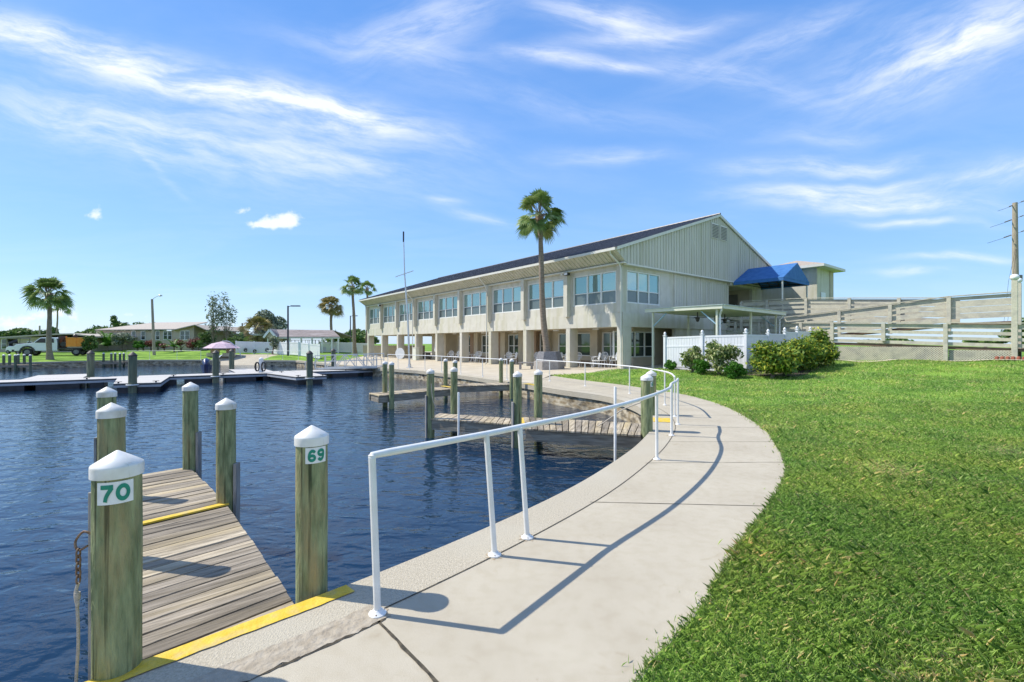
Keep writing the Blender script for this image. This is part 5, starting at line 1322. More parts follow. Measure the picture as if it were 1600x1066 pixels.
# ---------------------------------------------------------------- far bank small docks
def small_dock(label, D, pxs, pyd, front):
    x0, x1 = xof(min(pxs)-3, D), xof(max(pxs)+3, D)
    t = thing('dock', label, 'dock', (x0,D,WATER), 'small far docks')
    MB().box(((x0+x1)/2, D+.3, -.17), (x1-x0,1.1,.10)).build('deck_boards', 'deck', t); MB().box(((x0+x1)/2, D-.27, -.24), (x1-x0,.05,.2)).build('stringers', 'deck_side', t)
    for i, px in enumerate(pxs):
        o = front[i]; piling(xof(px,D+o), D+o, .10, .82, label.split(' dock')[0]+' dock: '+['first','second','third','fourth','fifth','sixth'][i]+' capped post from the left', n=12, grp='posts of the small far docks', zbot=-1.2, m='piling_dark', cap='cap' if i % 2 == 0 else 'cap')
small_dock('left small dock on the far bank, at the frame edge before the white truck', 40.2, (6,15,24,28.5,38,47.5), 575, (0,0,-.4,1.3,.9,-.4))
small_dock('second small dock on the far bank, before the tan house', 46.6, (162,174,180,187.5,193.5), 572, (.8,0,.9,-.5,.5))

# ---------------------------------------------------------------- far houses
def frontbox(mb, px0, px1, py0, py1, D, depth):
    x0, x1 = xof(px0,D), xof(px1,D); z0, z1 = zof(py1,D), zof(py0,D); return mb.obox((x0,D,z0),(x1-x0,0,0),(0,depth,0),(0,0,z1-z0))
def fwin(parent, px0, px1, py0, py1, D, panes=1, fr='white', glass='glass_dark'):
    m = MB(); frontbox(m, px0, px1, py0, py1, D-.06, .05); o = m.build('window', fr, parent)
    st_ = (px1-px0)/panes
    for k in range(panes):
        m = MB(); frontbox(m, px0+st_*k+.9, px0+st_*(k+1)-.9, py0+1.2, (py0+py1)/2-.3, D-.09, .03); frontbox(m, px0+st_*k+.9, px0+st_*(k+1)-.9, (py0+py1)/2+.3, py1-1.2, D-.09, .03); m.build('pane', glass, o)
D = 66.0
h1 = thing('house', 'tan single storey house with pale low roof and six white windows beyond the far lawn', 'house', (xof(225,D),D,.8))
m = MB(); frontbox(m, 150, 272, 517, 549, D, 9); frontbox(m, 272, 303, 515.5, 549, D-1.2, 10); x0, x1 = xof(272,D-1.2), xof(303,D-1.2)
m.extrude([(x0,D-1.2,zof(515.5,D-1.2)),(x1,D-1.2,zof(515.5,D-1.2)),(x1,D-1.2,zof(509.5,D-1.2))], (0,10,0)); m.build('wall', 'tan_wall', h1)
def T_(px, py, d): return Vector((xof(px,d), d, zof(py,d)))
m = MB(); m.extrude([T_(148,516.5,D-.5), T_(274,515.5,D-.5), T_(274,515.5,D-.5)+Vector((0,7,1.35)), T_(148,516.5,D-.5)+Vector((3,7,1.35))], (0,0,.12)); m.build('roof', 'house_roof', h1)
m = MB(); m.extrude([T_(268,517,D-1.8), T_(304.5,508.5,D-1.8), T_(304.5,507.2,D-1.8), T_(268,515.6,D-1.8)], (0,11,0)); m.extrude([T_(304.5,508.5,D-1.8), T_(322,516.5,D-1.8), T_(322,515.2,D-1.8), T_(304.5,507.2,D-1.8)], (0,11,0)); m.build('wing_roof', 'house_roof', h1)
for a, b_, n, dd in ((205.5,212,1,D),(220,227,1,D),(243,249.5,1,D),(255,268.5,2,D),(281,296,2,D-1.2)): fwin(h1, a, b_, 516.8 if dd == D else 516.5, 531.5, dd, n)
D = 60.0
h2 = thing('house', 'long low cream house with pale roof edge behind the white truck', 'house', (xof(70,D),D,.5))
m = MB(); frontbox(m, -60, 138, 527, 553, D, 9); m.build('wall', 'tan_wall', h2)
m = MB(); m.extrude([T_(-60,530,D-.8),T_(-60,528,D-.8),T_(0,526.5,D-.8),T_(80,521.5,D-.8),T_(112,521,D-.8),T_(148,525.5,D-.8),T_(148,527.5,D-.8),T_(112,523,D-.8),T_(80,523.5,D-.8),T_(0,528.7,D-.8)], (0,10,0)); m.build('roof', 'house_roof', h2)
m = MB(); frontbox(m, 62, 72, 527.5, 548, D-.08, .06); m.build('door', 'door', h2)
fwin(h2, 42, 50, 533, 541, D, 1); fwin(h2, 2, 10, 529, 546, D, 1, 'aluminium'); fwin(h2, 84, 92, 531, 541, D, 1)
D = 74.0
h3 = thing('house', 'low salmon house with flat white carport roof behind the tall thin trees', 'house', (xof(350,D),D,.7))
m = MB(); frontbox(m, 330, 404, 524.5, 548, D, 8); m.build('wall', 'salmon', h3)
m = MB(); frontbox(m, 304, 408, 521.5, 524.5, D-1.5, 11); m.build('roof', 'white', h3)
for px in (309,318,326): 
    m = MB(); frontbox(m, px, px+1.1, 524.5, 546, D-1, .2); m.build('post', 'white', h3)
fwin(h3, 361, 367, 527, 538, D, 1, 'wframe'); fwin(h3, 390, 396, 528, 538, D, 1, 'wframe')
m = MB(); m.extrude([T_(352,529,D-.1),T_(361,531,D-1.6),T_(361,532,D-1.6),T_(352,530,D-.1)],(.0,.3,.0)); m.build('window_awning', 'pink', h3)
# pavilion
D = 63.0
pv = thing('pavilion', 'open white posted pavilion with long grey shingle roof behind the white fence', 'pavilion', (xof(470,D),D,.2))
m = MB(); m.extrude([T_(430,516.2,D+2.2),T_(520,517.3,D+2.2),T_(531,527.5,D-.4),T_(434,527.5,D-.4)], (0,0,.12)); m.extrude([T_(430,516.2,D+2.2),T_(520,517.3,D+2.2),T_(531,527.5,D-.4)+Vector((0,6,0)),T_(434,527.5,D-.4)+Vector((0,6,0))], (0,0,.12)); m.build('roof', 'roof_grey', pv)
gx0, gx1, gxm = xof(415.5,D-1), xof(431,D-1), xof(422.5,D-1); zt0, zt1 = zof(527.5,D-1), zof(516,D-1)
m = MB(); m.extrude([(gx0,D-1,zt0),(gx1,D-1,zt0),(gxm,D-1,zt1)], (0,.1,0)); m.build('gable', 'tan_wall', pv)
m = MB(); m.extrude([(gxm,D-1.2,zt1+.1),(gx1+.2,D-1.2,zt0),(xof(437,D),D+1,zt0),(xof(432,D+2.2),D+2.2,zof(516,D+2.2))],(0,0,.1)); m.extrude([(gxm,D-1.2,zt1+.1),(gx0-.2,D-1.2,zt0),(gx0-.2,D+3,zt0),(xof(430,D+2.2),D+2.2,zof(516,D+2.2))],(0,0,.1)); m.build('gable_roof', 'roof_grey', pv)
m = MB(); m.beam((gx0-.2,D-1.25,zt0-.02),(gxm,D-1.25,zt1+.02),.06,.28); m.beam((gx1+.2,D-1.25,zt0-.02),(gxm,D-1.25,zt1+.02),.06,.28); m.build('barge_board', 'white', pv)
m = MB(); frontbox(m, 433, 531, 527.3, 529.2, D-.45, .1); m.build('eaves_beam', 'trim', pv)
for px in (418,425,432,452,470,487,503,518,528): m = MB(); frontbox(m, px-.8, px+.8, 529, 552, D-.3, .25); m.build('post', 'white', pv)
for k, px in enumerate((440,452,464,479,491,500)):
    x = xof(px,D+2); z = .3; tt = thing('golf_cart', 'parked dark golf cart under the pavilion, number %s from the left' % ['one','two','three','four','five','six'][k], 'golf cart', (x,D+2,z), 'golf carts under the pavilion')
    MB().box((x,D+2,z+.75), (1.0,2.0,.5)).build('body', 'black' if k % 2 else 'aluminium', tt, bevel=.08); MB().box((x,D+2,z+1.95), (1.05,1.5,.06)).build('roof', 'white' if k % 2 else 'door', tt)
    for sx in (-.45,.45):
        for sy in (-.6,.6): MB().box((x+sx,D+2+sy,z+1.45), (.04,.04,1.0)).build('post', 'black', tt)
        for sy in (-.7,.7): MB().path([(x+sx-.06,D+2+sy,z+.25),(x+sx+.06,D+2+sy,z+.25)], .25, 12).build('wheel', 'tyre', tt)
# white vinyl fences of the pool yard
def far_fence(label, pts, h, name='vinyl_fence', m_='vinyl'):
    t = thing(name, label, 'fence', (pts[0][0],pts[0][1],hh(*pts[0])), 'far white fences')
    for i in range(len(pts)-1):
        a, b_ = Vector((*pts[i],0)), Vector((*pts[i+1],0)); n = max(1, int(round((b_-a).length/2.4)))
        for k in range(n):
            p, q = a.lerp(b_,k/n), a.lerp(b_,(k+1)/n); zp, zq = hh(p.x,p.y), hh(q.x,q.y); d = (q-p).normalized(); mm = MB(); s = 14
            for j in range(s):
                r0, r1 = p.lerp(q,(j+.06)/s), p.lerp(q,(j+.94)/s); c = (r0+r1)/2; mm.beam(c+UP*(zp+.05), c+UP*(zp+h-.08), .02, (r1-r0).length, up=d)
            mm.beam(p+UP*(zp+h-.08), q+UP*(zq+h-.08), .06,.12); mm.beam(p+UP*(zp+.15), q+UP*(zq+.15), .06,.12); mm.build('panel', m_, t)
            MB().box((p.x,p.y,zp+h/2), (.13,.13,h+.1)).build('post', m_, t)
    return t
far_fence('white fence running from the boat ramp head to the lawn corner', [(xof(369,58),58),(xof(425,58.5),58.5)], 1.55)
far_fence('white fence slanting along the lawn in front of the pavilion', [(xof(425,58.5),58.5),(xof(500,50),50)], 1.6)
far_fence('white fence behind the gangway along the plaza', [(xof(500,64),64),(xof(574,66),66)], 1.5)
D = 51.5
cs_ = thing('pool_sign_box', 'x', 'box', (0,0,0)); bpy.data.objects.remove(cs_)

# umbrella with tables near the boat ramp
D = 55.0; x = xof(347,D); z = hh(x,D); t = thing('patio_umbrella', 'faded lilac cantilever parasol beside the boat ramp', 'parasol', (x,D,z))
m = MB(); n = 8; R = 2.0; zt_ = zof(533.5,D)
for ring in range(1):
    vs = [(x,D,zt_)]+[(x+R*.55*math.cos(2*PI*k/n), D+R*.55*math.sin(2*PI*k/n), zt_-.28) for k in range(n)]+[(x+R*math.cos(2*PI*k/n), D+R*math.sin(2*PI*k/n), zt_-.82) for k in range(n)]
    fs = [(0,1+k,1+(k+1)%n) for k in range(n)]+[(1+k,1+n+k,1+n+(k+1)%n,1+(k+1)%n) for k in range(n)]; m.add(vs, fs)
m.build('canopy', 'pink', t); MB().path(catmull([(x,D,zt_),(x+.9,D,zt_-.05),(x+1.9,D,zt_-.9),(x+2.3,D,z)],5), .05, 8).build('arm', 'aluminium', t, smooth=True)
for k in range(n): 
    a = 2*PI*k/n; MB().tube((x,D,zt_-.12),(x+R*.97*math.cos(a),D+R*.97*math.sin(a),zt_-.84), .02, n=5).build('rib', 'aluminium', t)
for k, (dx, lb) in enumerate(((-.9,'left tan wicker seat under the lilac parasol'),(1.0,'right tan wicker seat under the lilac parasol'))):
    tt = thing('wicker_seat', lb, 'seat', (x+dx,D-.3,z), 'wicker seats under the lilac parasol')
    MB().box((x+dx,D-.3,z+.22), (1.1,.8,.42)).build('seat', 'stucco_tan', tt, bevel=.04); MB().box((x+dx,D+.1,z+.62), (1.1,.12,.5)).build('backrest', 'salmon', tt, bevel=.03)

# ---------------------------------------------------------------- vehicles
def wheel(t, x, y, z, r, w=.26, fwd=Vector((1,0,0))):
    s = fwd.cross(UP).normalized(); c = Vector((x,y,z+r)); o = MB().path([c-s*w/2, c-s*w*.42, c+s*w*.42, c+s*w/2], [r*.93,r,r,r*.93], 20).build('wheel', 'tyre', t, smooth=True)
    MB().path([c-s*(w/2+.01), c+s*(w/2+.01)], r*.58, 14).build('rim', 'rim', o)
P0 = Vector((-55.2,51.2,0)); fw = Vector((-.906,-.423,0)); TL = 6.15
tk = thing('work_truck', 'white pickup work truck with black flatbed and orange box on the far lawn', 'truck', tuple(P0+UP*hh(P0.x,P0.y)))
sd = fw.cross(UP).normalized()         # points to the viewer's side or away
if sd.y > 0: sd = -sd
zg = hh(-52.5,52.4)
def TK(l, s, h): return P0-fw*l+sd*s+UP*(zg+h)   # l metres back from the nose, s toward the viewer
W = 1.0
prof = [(.02,.55),(.0,1.0),(.08,1.22),(.25,1.30),(1.35,1.42),(1.55,1.46),(2.15,2.02),(2.35,2.06),(3.40,2.06),(3.55,1.95),(3.62,1.45),(3.62,.55),(1.75,.55),(1.62,.85),(1.4,1.05),(1.1,1.12),(.8,1.05),(.58,.85),(.48,.55)]
m = MB(); m.extrude([TK(l,-W,h) for l, h in prof], sd*2*W); m.build('cab', 'car_white', tk, bevel=.05)
for s in (W+.012, -W-.042):
    m = MB(); m.extrude([TK(l,s,h) for l, h in ((1.72,1.48),(2.2,1.94),(2.62,1.96),(2.62,1.46))], sd*.03); m.extrude([TK(l,s,h) for l, h in ((2.75,1.46),(2.75,1.96),(3.3,1.94),(3.35,1.48))], sd*.03); m.build('side_window', 'car_glass', tk)
m = MB(); m.extrude([TK(1.56,-W+.1,1.50),TK(2.12,-W+.16,2.0),TK(2.12,W-.16,2.0),TK(1.56,W-.1,1.50)], -fw*-.03); m.build('windscreen', 'car_glass', tk)
m = MB(); m.extrude([TK(-.03,-.75,.72),TK(-.03,.75,.72),TK(-.0,.75,1.12),TK(-.0,-.75,1.12)], fw*.03); m.build('grille', 'black', tk)
m = MB(); m.beam(TK(-.06,-W,.6), TK(-.06,W,.6), .2,.22); m.build('bumper', 'black', tk)
for s in (-.86,.86): m = MB(); m.beam(TK(-.02,s-.1,1.0), TK(-.02,s+.1,1.0), .08,.2); m.build('headlight', 'white', tk)
m = MB(); ap = [(1.1+.66*math.cos(a), .42+.70*math.sin(a)) for a in [PI*k/10 for k in range(11)]]+[(1.1+.50*math.cos(a), .42+.54*math.sin(a)) for a in [PI*(10-k)/10 for k in range(11)]]
m.extrude([TK(l,W-.02,h) for l, h in ap], sd*.06); m.build('wheel_arch', 'black', tk)
m = MB(); m.beam(TK(2.9,W+.02,1.15),TK(3.1,W+.02,1.15),.02,.04); m.build('door_handle', 'black', tk)
m = MB(); m.beam(TK(3.70,0,.82), TK(TL+.1,0,.82), 2.1,.16); m.beam(TK(3.70,.0,1.5), TK(3.78,0,1.5), 2.0, 1.5); m.build('flatbed', 'black', tk)
m = MB(); m.beam(TK(3.5,.35,.6), TK(TL,.35,.6), .1,.2); m.beam(TK(3.5,-.35,.6), TK(TL,-.35,.6), .1,.2); m.build('chassis', 'black', tk)
m = MB(); m.beam(TK(4.35,0,1.52), TK(TL-.1,0,1.52), 1.9,1.0)
for l in (4.36,5.2,TL-.12): m.beam(TK(l,0,1.53), TK(l+.06,0,1.53), 1.96,1.06)
m.beam(TK(4.3,0,2.03), TK(TL-.05,0,2.03), 1.96,.06); m.build('cargo_box', 'orange', tk)
m = MB(); m.lathe([(.2,0),(.2,.3),(.08,.4)], tuple(TK(4.9,.2,2.05)), 10); m.path([TK(3.95,.5,.95),TK(3.95,.5,1.7),TK(4.15,.5,2.1)], .06, 8); m.path([TK(4.1,.7,1.3),TK(4.1,.9,1.3)], .28, 14); m.build('pump_gear', 'black', tk)
m = MB(); m.path([TK(4.1,.2,1.0),TK(4.1,.2,2.2)], .05, 6); m.path([TK(3.9,-.4,1.0),TK(3.9,-.4,2.25)], .05, 6); m.build('roof_rack', 'orange', tk)
for l in (1.1, 5.25):
    for s in (-W+.12, W-.12):
        c = TK(l,s,0); wheel(tk, c.x, c.y, zg, .42, .28, fw)
# golf cart at the left
D = 55.5; x = xof(20,D); z = hh(x,D); t = thing('golf_cart', 'white golf cart with dark canopy parked in front of the low cream house', 'golf cart', (x,D,z))
MB().extrude([(x-.9,D,z+.3),(x-.85,D,z+.75),(x-.5,D,z+.95),(x+.9,D,z+.9),(x+.95,D,z+.3)], (0,1.2,0)).build('body', 'car_white', t, bevel=.06)
m = MB(); m.extrude([(x-.95,D-.05,z+1.85),(x-.7,D-.05,z+1.98),(x+.9,D-.05,z+1.98),(x+1.0,D-.05,z+1.88)], (0,1.3,0)); m.build('canopy', 'door', t)
for s in (-.75,.85):
    for q in (.05,1.15): MB().tube((x+s*.9,D+q,z+.9),(x+s,D+q,z+1.88), .025, n=6).build('post', 'black', t)
MB().box((x+.2,D+.6,z+1.1), (.5,1.1,.4)).build('seat', 'door', t); m = MB(); m.extrude([(x-.55,D+.05,z+.95),(x-.7,D+.05,z+1.8),(x-.7,D+1.15,z+1.8),(x-.55,D+1.15,z+.95)],(.02,0,0)); m.build('windscreen', 'car_glass', t)
for s in (-.62,.62): wheel(t, x+s, D+.08, z, .24, .18); wheel(t, x+s, D+1.1, z, .24, .18)
# parked cars behind the plaza
for k, (px, lb) in enumerate(((536,'dark parked car left of the palm trunk behind the plaza fence'),(566,'dark parked car nearest the clubhouse end behind the plaza fence'))):
    D = 72.0; x = xof(px,D); z = .35; t = thing('parked_car', lb, 'car', (x,D,z), 'dark cars behind the plaza fence')
    MB().extrude([(x-2.2,D,z+.35),(x-2.15,D,z+.8),(x-1.3,D,z+.98),(x-.7,D,z+1.42),(x+.9,D,z+1.42),(x+1.6,D,z+1.0),(x+2.2,D,z+.9),(x+2.2,D,z+.35)], (0,1.75,0)).build('body', 'navy' if k else 'black', t, bevel=.08)
    MB().extrude([(x-1.15,D-.01,z+.98),(x-.65,D-.01,z+1.34),(x+.85,D-.01,z+1.34),(x+1.35,D-.01,z+1.0)], (0,.02,0)).build('window', 'car_glass', t)
    for s in (-1.35,1.35): wheel(t, x+s, D+.1, z, .33, .22)

# ---------------------------------------------------------------- lamp posts, poles
def street_lamp(label, px, pyt, pyb, D, m_, head=1, dx=.9):
    x = xof(px,D); z0 = hh(x,D); zt_ = zof(pyt,D); t = thing('street_lamp', label, 'lamp post', (x,D,z0))
    if head == 1:
        MB().path([(x,D,z0-.1),(x,D,zt_)], [.11,.09], 10).build('pole', m_, t, smooth=True); MB().beam((x,D,zt_-.1),(x+dx*.4,D,zt_-.02),.06,.06).build('arm', m_, t); MB().box((x+dx*.8,D,zt_-.02), (dx*.95,.34,.12)).build('lamp_head', m_, t, bevel=.02)
    return t
street_lamp('tall dark lamp post on the lawn corner before the pavilion', 450, 478, 552, 53.5, 'dark_pole', dx=1.1)
street_lamp('smaller dark lamp post left of the twin palms', 547.5, 493.5, 535, 82, 'dark_pole', dx=1.0)
x, D = xof(378.5,95), 95; o = MB().tube((x,D,.5),(x,D,zof(505,D)), .13, n=8).build('dark_post', 'dark_pole'); tag(o, 'thin dark post rising behind the salmon house', 'post')
D = 57.0; x = xof(241,D); z = hh(x,D); t = thing('street_lamp', 'weathered wooden lamp pole leaning before the tan house', 'lamp post', (x,D,z))
MB().path([(x,D,z-.1),(xof(237.5,D),D,zof(467.5,D))], [.17,.12], 10).build('pole', 'pole_wood', t, smooth=True)
MB().path(catmull([(xof(237.5,D),D,zof(468.5,D)),(xof(243,D),D,zof(464.5,D)),(xof(248,D),D,zof(462.5,D))],4), .03, 6).build('arm', 'aluminium', t); MB().sphere((xof(250.5,D),D,zof(462,D)), .22, 12, 8, .5).build('lamp_head', 'aluminium', t, smooth=True)
x, D = xof(62,100), 100; t = thing('utility_pole', 'short distant wooden pole above the low cream house', 'pole', (x,D,1)); MB().tube((x,D,.8),(x,D,zof(509,D)), .14, n=8).build('pole', 'pole_wood', t)
# big transmission pole at the right
D = 62.0; x = xof(1587,D); z = hh(x,D); t = thing('utility_pole', 'tall tan transmission pole with strings of insulators at the right edge', 'pole', (x,D,z))
MB().path([(x,D,z-.2),(x-.1,D,zof(317,D))], [.42,.26], 14).build('pole', 'pole_wood', t, smooth=True)
for (a, b_) in (((1559,330),(1600,314)), ((1547,355.5),(1600,336.5)), ((1543,380),(1602,360))):
    d = 1.2; m = MB(); m.path([T_(a[0],a[1],D-1.5),T_(a[0]*.5+b_[0]*.5,a[1]*.5+b_[1]*.5+.8,D),T_(b_[0],b_[1],D+1.5)], .022, 5); m.build('wire', 'black', t)
    for f_ in (.05,.42,.52,.88):
        q = Vector(T_(a[0],a[1],D-1.5)).lerp(Vector(T_(b_[0],b_[1],D+1.5)), f_); e = (Vector(T_(b_[0],b_[1],D+1.5))-Vector(T_(a[0],a[1],D-1.5))).normalized()
        if f_ in (.42,.88,.52): MB().path([q, q+e*.25, q+e*.5, q+e*.75], [.05,.09,.05,.09], 6).build('insulator', 'door', t)
for dx in (0,.5): MB().path([(x-.2-dx*.3,D-.3,zof(390,D)),(x-1.0-dx,D-.5,zof(440,D)),(x-1.9-dx,D-.6,zof(520,D))], .018, 4).build('guy_wire', 'black', t)
MB().box((x+.5,D,zof(435,D)), (.5,.4,.9)).build('transformer', 'door', t, bevel=.05)

# ---------------------------------------------------------------- background trees
palm('broad drooping cabbage palm in front of the white truck', xof(78,47.0), 47.0, zof(440,47)-hz(78,47), crown=2.1, tr=.24, bend=(-.1,0), n=60, trunk_top=.17, droop=1.3, m='palm_leaf')
palm('slender distant palm whose thin trunk shows beside the broad palm', xof(88,92), 92, zof(466,92)-.9, crown=2.6, tr=.17, bend=(.2,0), n=22, trunk_top=.12, z0=.9)
palm('left and taller of the twin palms beyond the clubhouse end', xof(555.5,62), 62, zof(435.5,62)-.2, crown=1.75, tr=.24, bend=(-.35,0), n=46, trunk_top=.17, z0=.2)
palm('right and shorter of the twin palms, rising above the clubhouse roof', xof(574,70), 70, zof(442,70)-.2, crown=1.45, tr=.2, bend=(0,0), n=34, trunk_top=.15, z0=.2)
palm('brownish drooping palm with curved trunk behind the pavilion', xof(521.5,78), 78, zof(467,78)-.3, crown=2.2, tr=.24, bend=(-.5,0), n=60, trunk_top=.2, z0=.3, m='palm_leaf_dry', droop=1.6)
for px, lb, w in ((333,'left of the two tall sparse young trees by the boat ramp',2.5),(354,'right of the two tall sparse young trees by the boat ramp',2.6)):
    D = 63.0; pt_ = 457 if px < 340 else 453
    tree('young_tree', lb, xof(px,D), D, w, zof(pt_,D)-hz(px,D), 520, .24, 'leaf_grey', trunk=.2, tr=.09, nc=34, limbs=22, group='sparse young trees')
tree('broad_tree', 'large silvery leafed tree behind the pavilion gable', xof(420,82), 82, 6.6, zof(485,82)-.4, 3800, .42, 'leaf_grey', trunk=.12, tr=.3, z0=.4)
palm('shaggy brown and green palm clump left of the silvery tree', xof(402,74), 74, zof(499,74)-.4, crown=3.1, tr=.25, n=44, z0=.4, m='palm_leaf_dry', droop=1.4, boots=False)
featherpalm('feathery green palm bush beside the salmon house', xof(379,68), 68, 3.0, 16, 2.3)
shrub('bush', 'dense green bush left of the thin trees', 'bush', xof(325,64), 64, 2.6, 2.6, 900, .22, 'leaf')
shrub('bush', 'dense green hedge bush beneath the feathery palm', 'bush', xof(368,66), 66, 3.0, 1.9, 900, .22, 'leaf')
for k, (px, D, wd, top, lb) in enumerate(((168,130,10,505,'dark spreading treetop above the left of the tan house roof'),(186,128,9,502,'dark treetop mid way above the tan house roof'),(207,132,12,499,'rounded dark treetop above the centre of the tan house roof'),(224,135,12,500,'rightmost rounded treetop above the tan house roof'),
        (142,140,9,515,'dark tree between the two far houses'),(28,120,9,515.5,'left low treetop above the low cream house'),(42,124,10,516,'right low treetop above the low cream house'),(75,118,5,512,'small tree behind the palm trunk'),(3,118,8,520,'dark treetop at the left frame edge'))):
    tree('background_tree', lb, xof(px,D), D, wd, zof(top,D)-.9, 1500, .62, 'leaf', trunk=.2, tr=.25, z0=.9, nc=12, group='far trees behind the houses')
x_ = 184; tree('background_tree', 'thin pine top sticking up above the tan house roof', xof(183,125), 125, 3.2, zof(493,125)-.9, 420, .5, 'leaf', trunk=.55, tr=.2, z0=.9, nc=6, group='far trees behind the houses')
for px, D, wd, top, lb in ((540,100,9,516,'green tree left of the dark lamp post behind the plaza'),(556,104,9,514,'green tree right of the dark lamp post behind the plaza'),(568,98,7,519,'low green tree at the clubhouse far corner')):
    tree('background_tree', lb, xof(px,D), D, wd, zof(top,D)-.5, 1300, .5, 'leaf', trunk=.15, tr=.25, z0=.5, nc=12, group='green trees behind the plaza')
for px, D, wd, top, lb in ((1598,75,6,500,'dark green tree behind the ramp at the right edge'),(1540,80,7,527,'low dark tree seen through the ramp rails'),(1380,80,9,527,'wide low tree seen through the left ramp rails')):
    tree('background_tree', lb, xof(px,D), D, wd, zof(top,D)-.9, 1400, .4, 'leaf', trunk=.1, tr=.25, z0=.9, nc=12)
D = 61.0
featherpalm('bright young palm in front of the left part of the tan house', xof(168,D), D, 3.0, 11, 2.3, 'leaf_bright')
shrub('bush', 'tall grey green bush covering the tan house wall', 'bush', xof(190,D), D, 2.7, 2.5, 1500, .2, 'leaf_grey')
shrub('bush', 'bright low bush below the second house window', 'bush', xof(215,D), D, 1.7, 1.4, 700, .22, 'leaf_bright')
featherpalm('bird of paradise plant with big upright leaves before the tan house', xof(272,D), D, 2.9, 9, 1.7, 'leaf_bright')
for px, w, h, mm, lb in ((224,1.3,1.3,'leaf','small dark shrub left of the house centre'),(236,1.4,1.5,'red_leaf','small reddish shrub beside the leaning lamp pole'),(247,1.2,1.2,'leaf','small dark shrub right of the leaning lamp pole'),(257,1.5,1.0,'red_leaf','low reddish shrub below the double window'),(283,2.4,2.0,'red_leaf','reddish shrub behind the bird of paradise'),(301,2.4,1.7,'red_leaf','dark red shrub at the right corner of the tan house'),(310,2.0,1.5,'leaf','dark shrub beside the carport')):
    shrub('bush', lb, 'bush', xof(px,D+1), D+1, w, h, 380, .2, mm, group='shrubs along the tan house')
shrub('bush', 'rose bush behind the rear of the white truck', 'bush', xof(141,53), 53, 1.5, 2.5, 800, .2, 'leaf')
x, D = xof(429,57.5), 57.0; shrub('bush', 'small ornamental tree against the white fence corner', 'bush', x, D, 1.5, 2.5, 420, .2, 'leaf_grey', base=.35)
# small black ornaments on the white fence
for k, (px, py, lb) in enumerate(((383.5,547,'dark round ornament on the white fence by the ramp head'),(417,547,'black bicycle shaped ornament on the white fence'),(398,549,'greenish fan ornament on the white fence'))):
    D = 57.7; x = xof(px,D); z = zof(py,D); m = MB(); m.path([(x+.18*math.cos(a),D,z+.22*math.sin(a)) for a in [2*PI*j/14 for j in range(15)]], .05, 5, caps=False); m.path([(x-.2,D,z-.1),(x+.2,D,z+.15)], .07, 5); o = m.build('fence_ornament', 'black' if k < 2 else 'dark_cap'); tag(o, lb, 'ornament')
# ---------------------------------------------------------------- sun, sky, camera
sun_dir = Vector((-.978*math.cos(math.radians(50)), .208*math.cos(math.radians(50)), math.sin(math.radians(50))))
sl = bpy.data.lights.new('sun', 'SUN'); sl.energy = 2.95; sl.angle = math.radians(.5); sl.color = (1.0,.94,.83)
so = bpy.data.objects.new('sun', sl); COL.objects.link(so); so.rotation_euler = sun_dir.to_track_quat('Z','Y').to_euler(); so.location = (-30,0,40)
wd_ = bpy.data.worlds.new('World'); SC.world = wd_; wd_.use_nodes = True
T = wd_.node_tree; N = T.nodes; L = T.links; bg = N['Background']; bg.inputs[1].default_value = SKYS = .15
sky = N.new('ShaderNodeTexSky'); sky.sky_type = 'NISHITA'; sky.sun_disc = False; sky.sun_elevation = math.radians(50)
sky.sun_rotation = math.atan2(sun_dir.x, sun_dir.y); sky.air_density = 1.0; sky.dust_density = .35; sky.ozone_density = 2.2
tc = N.new('ShaderNodeTexCoord'); sep = N.new('ShaderNodeSeparateXYZ'); L.new(tc.outputs['Generated'], sep.inputs[0])
def mth(op, a, b=None, clamp=False):
    n = N.new('ShaderNodeMath'); n.operation = op; n.use_clamp = clamp
    for i, v in enumerate((a, b)):
        if v is None: continue
        if isinstance(v, (int, float)): n.inputs[i].default_value = v
        else: L.new(v, n.inputs[i])
    return n.outputs[0]
yy = mth('MAXIMUM', sep.outputs[1], .05); X = mth('DIVIDE', sep.outputs[0], yy); Zc = mth('DIVIDE', sep.outputs[2], yy)
front = mth('GREATER_THAN', sep.outputs[1], .05)
def cmb(x, y, z=0.0):
    n = N.new('ShaderNodeCombineXYZ')
    for i, v in enumerate((x,y,z)):
        if isinstance(v, (int,float)): n.inputs[i].default_value = v
        else: L.new(v, n.inputs[i])
    return n.outputs[0]
def noise(vec, sc, det=5, dist=0.0, rough=.55):
    n = N.new('ShaderNodeTexNoise'); L.new(vec, n.inputs['Vector']); n.inputs['Scale'].default_value = sc; n.inputs['Detail'].default_value = det; n.inputs['Distortion'].default_value = dist; n.inputs['Roughness'].default_value = rough
    return n.outputs['Fac']
def sstep(v, a, b):
    n = N.new('ShaderNodeMapRange'); n.interpolation_type = 'SMOOTHSTEP'; L.new(v, n.inputs[0]); n.inputs[1].default_value = a; n.inputs[2].default_value = b; return n.outputs[0]
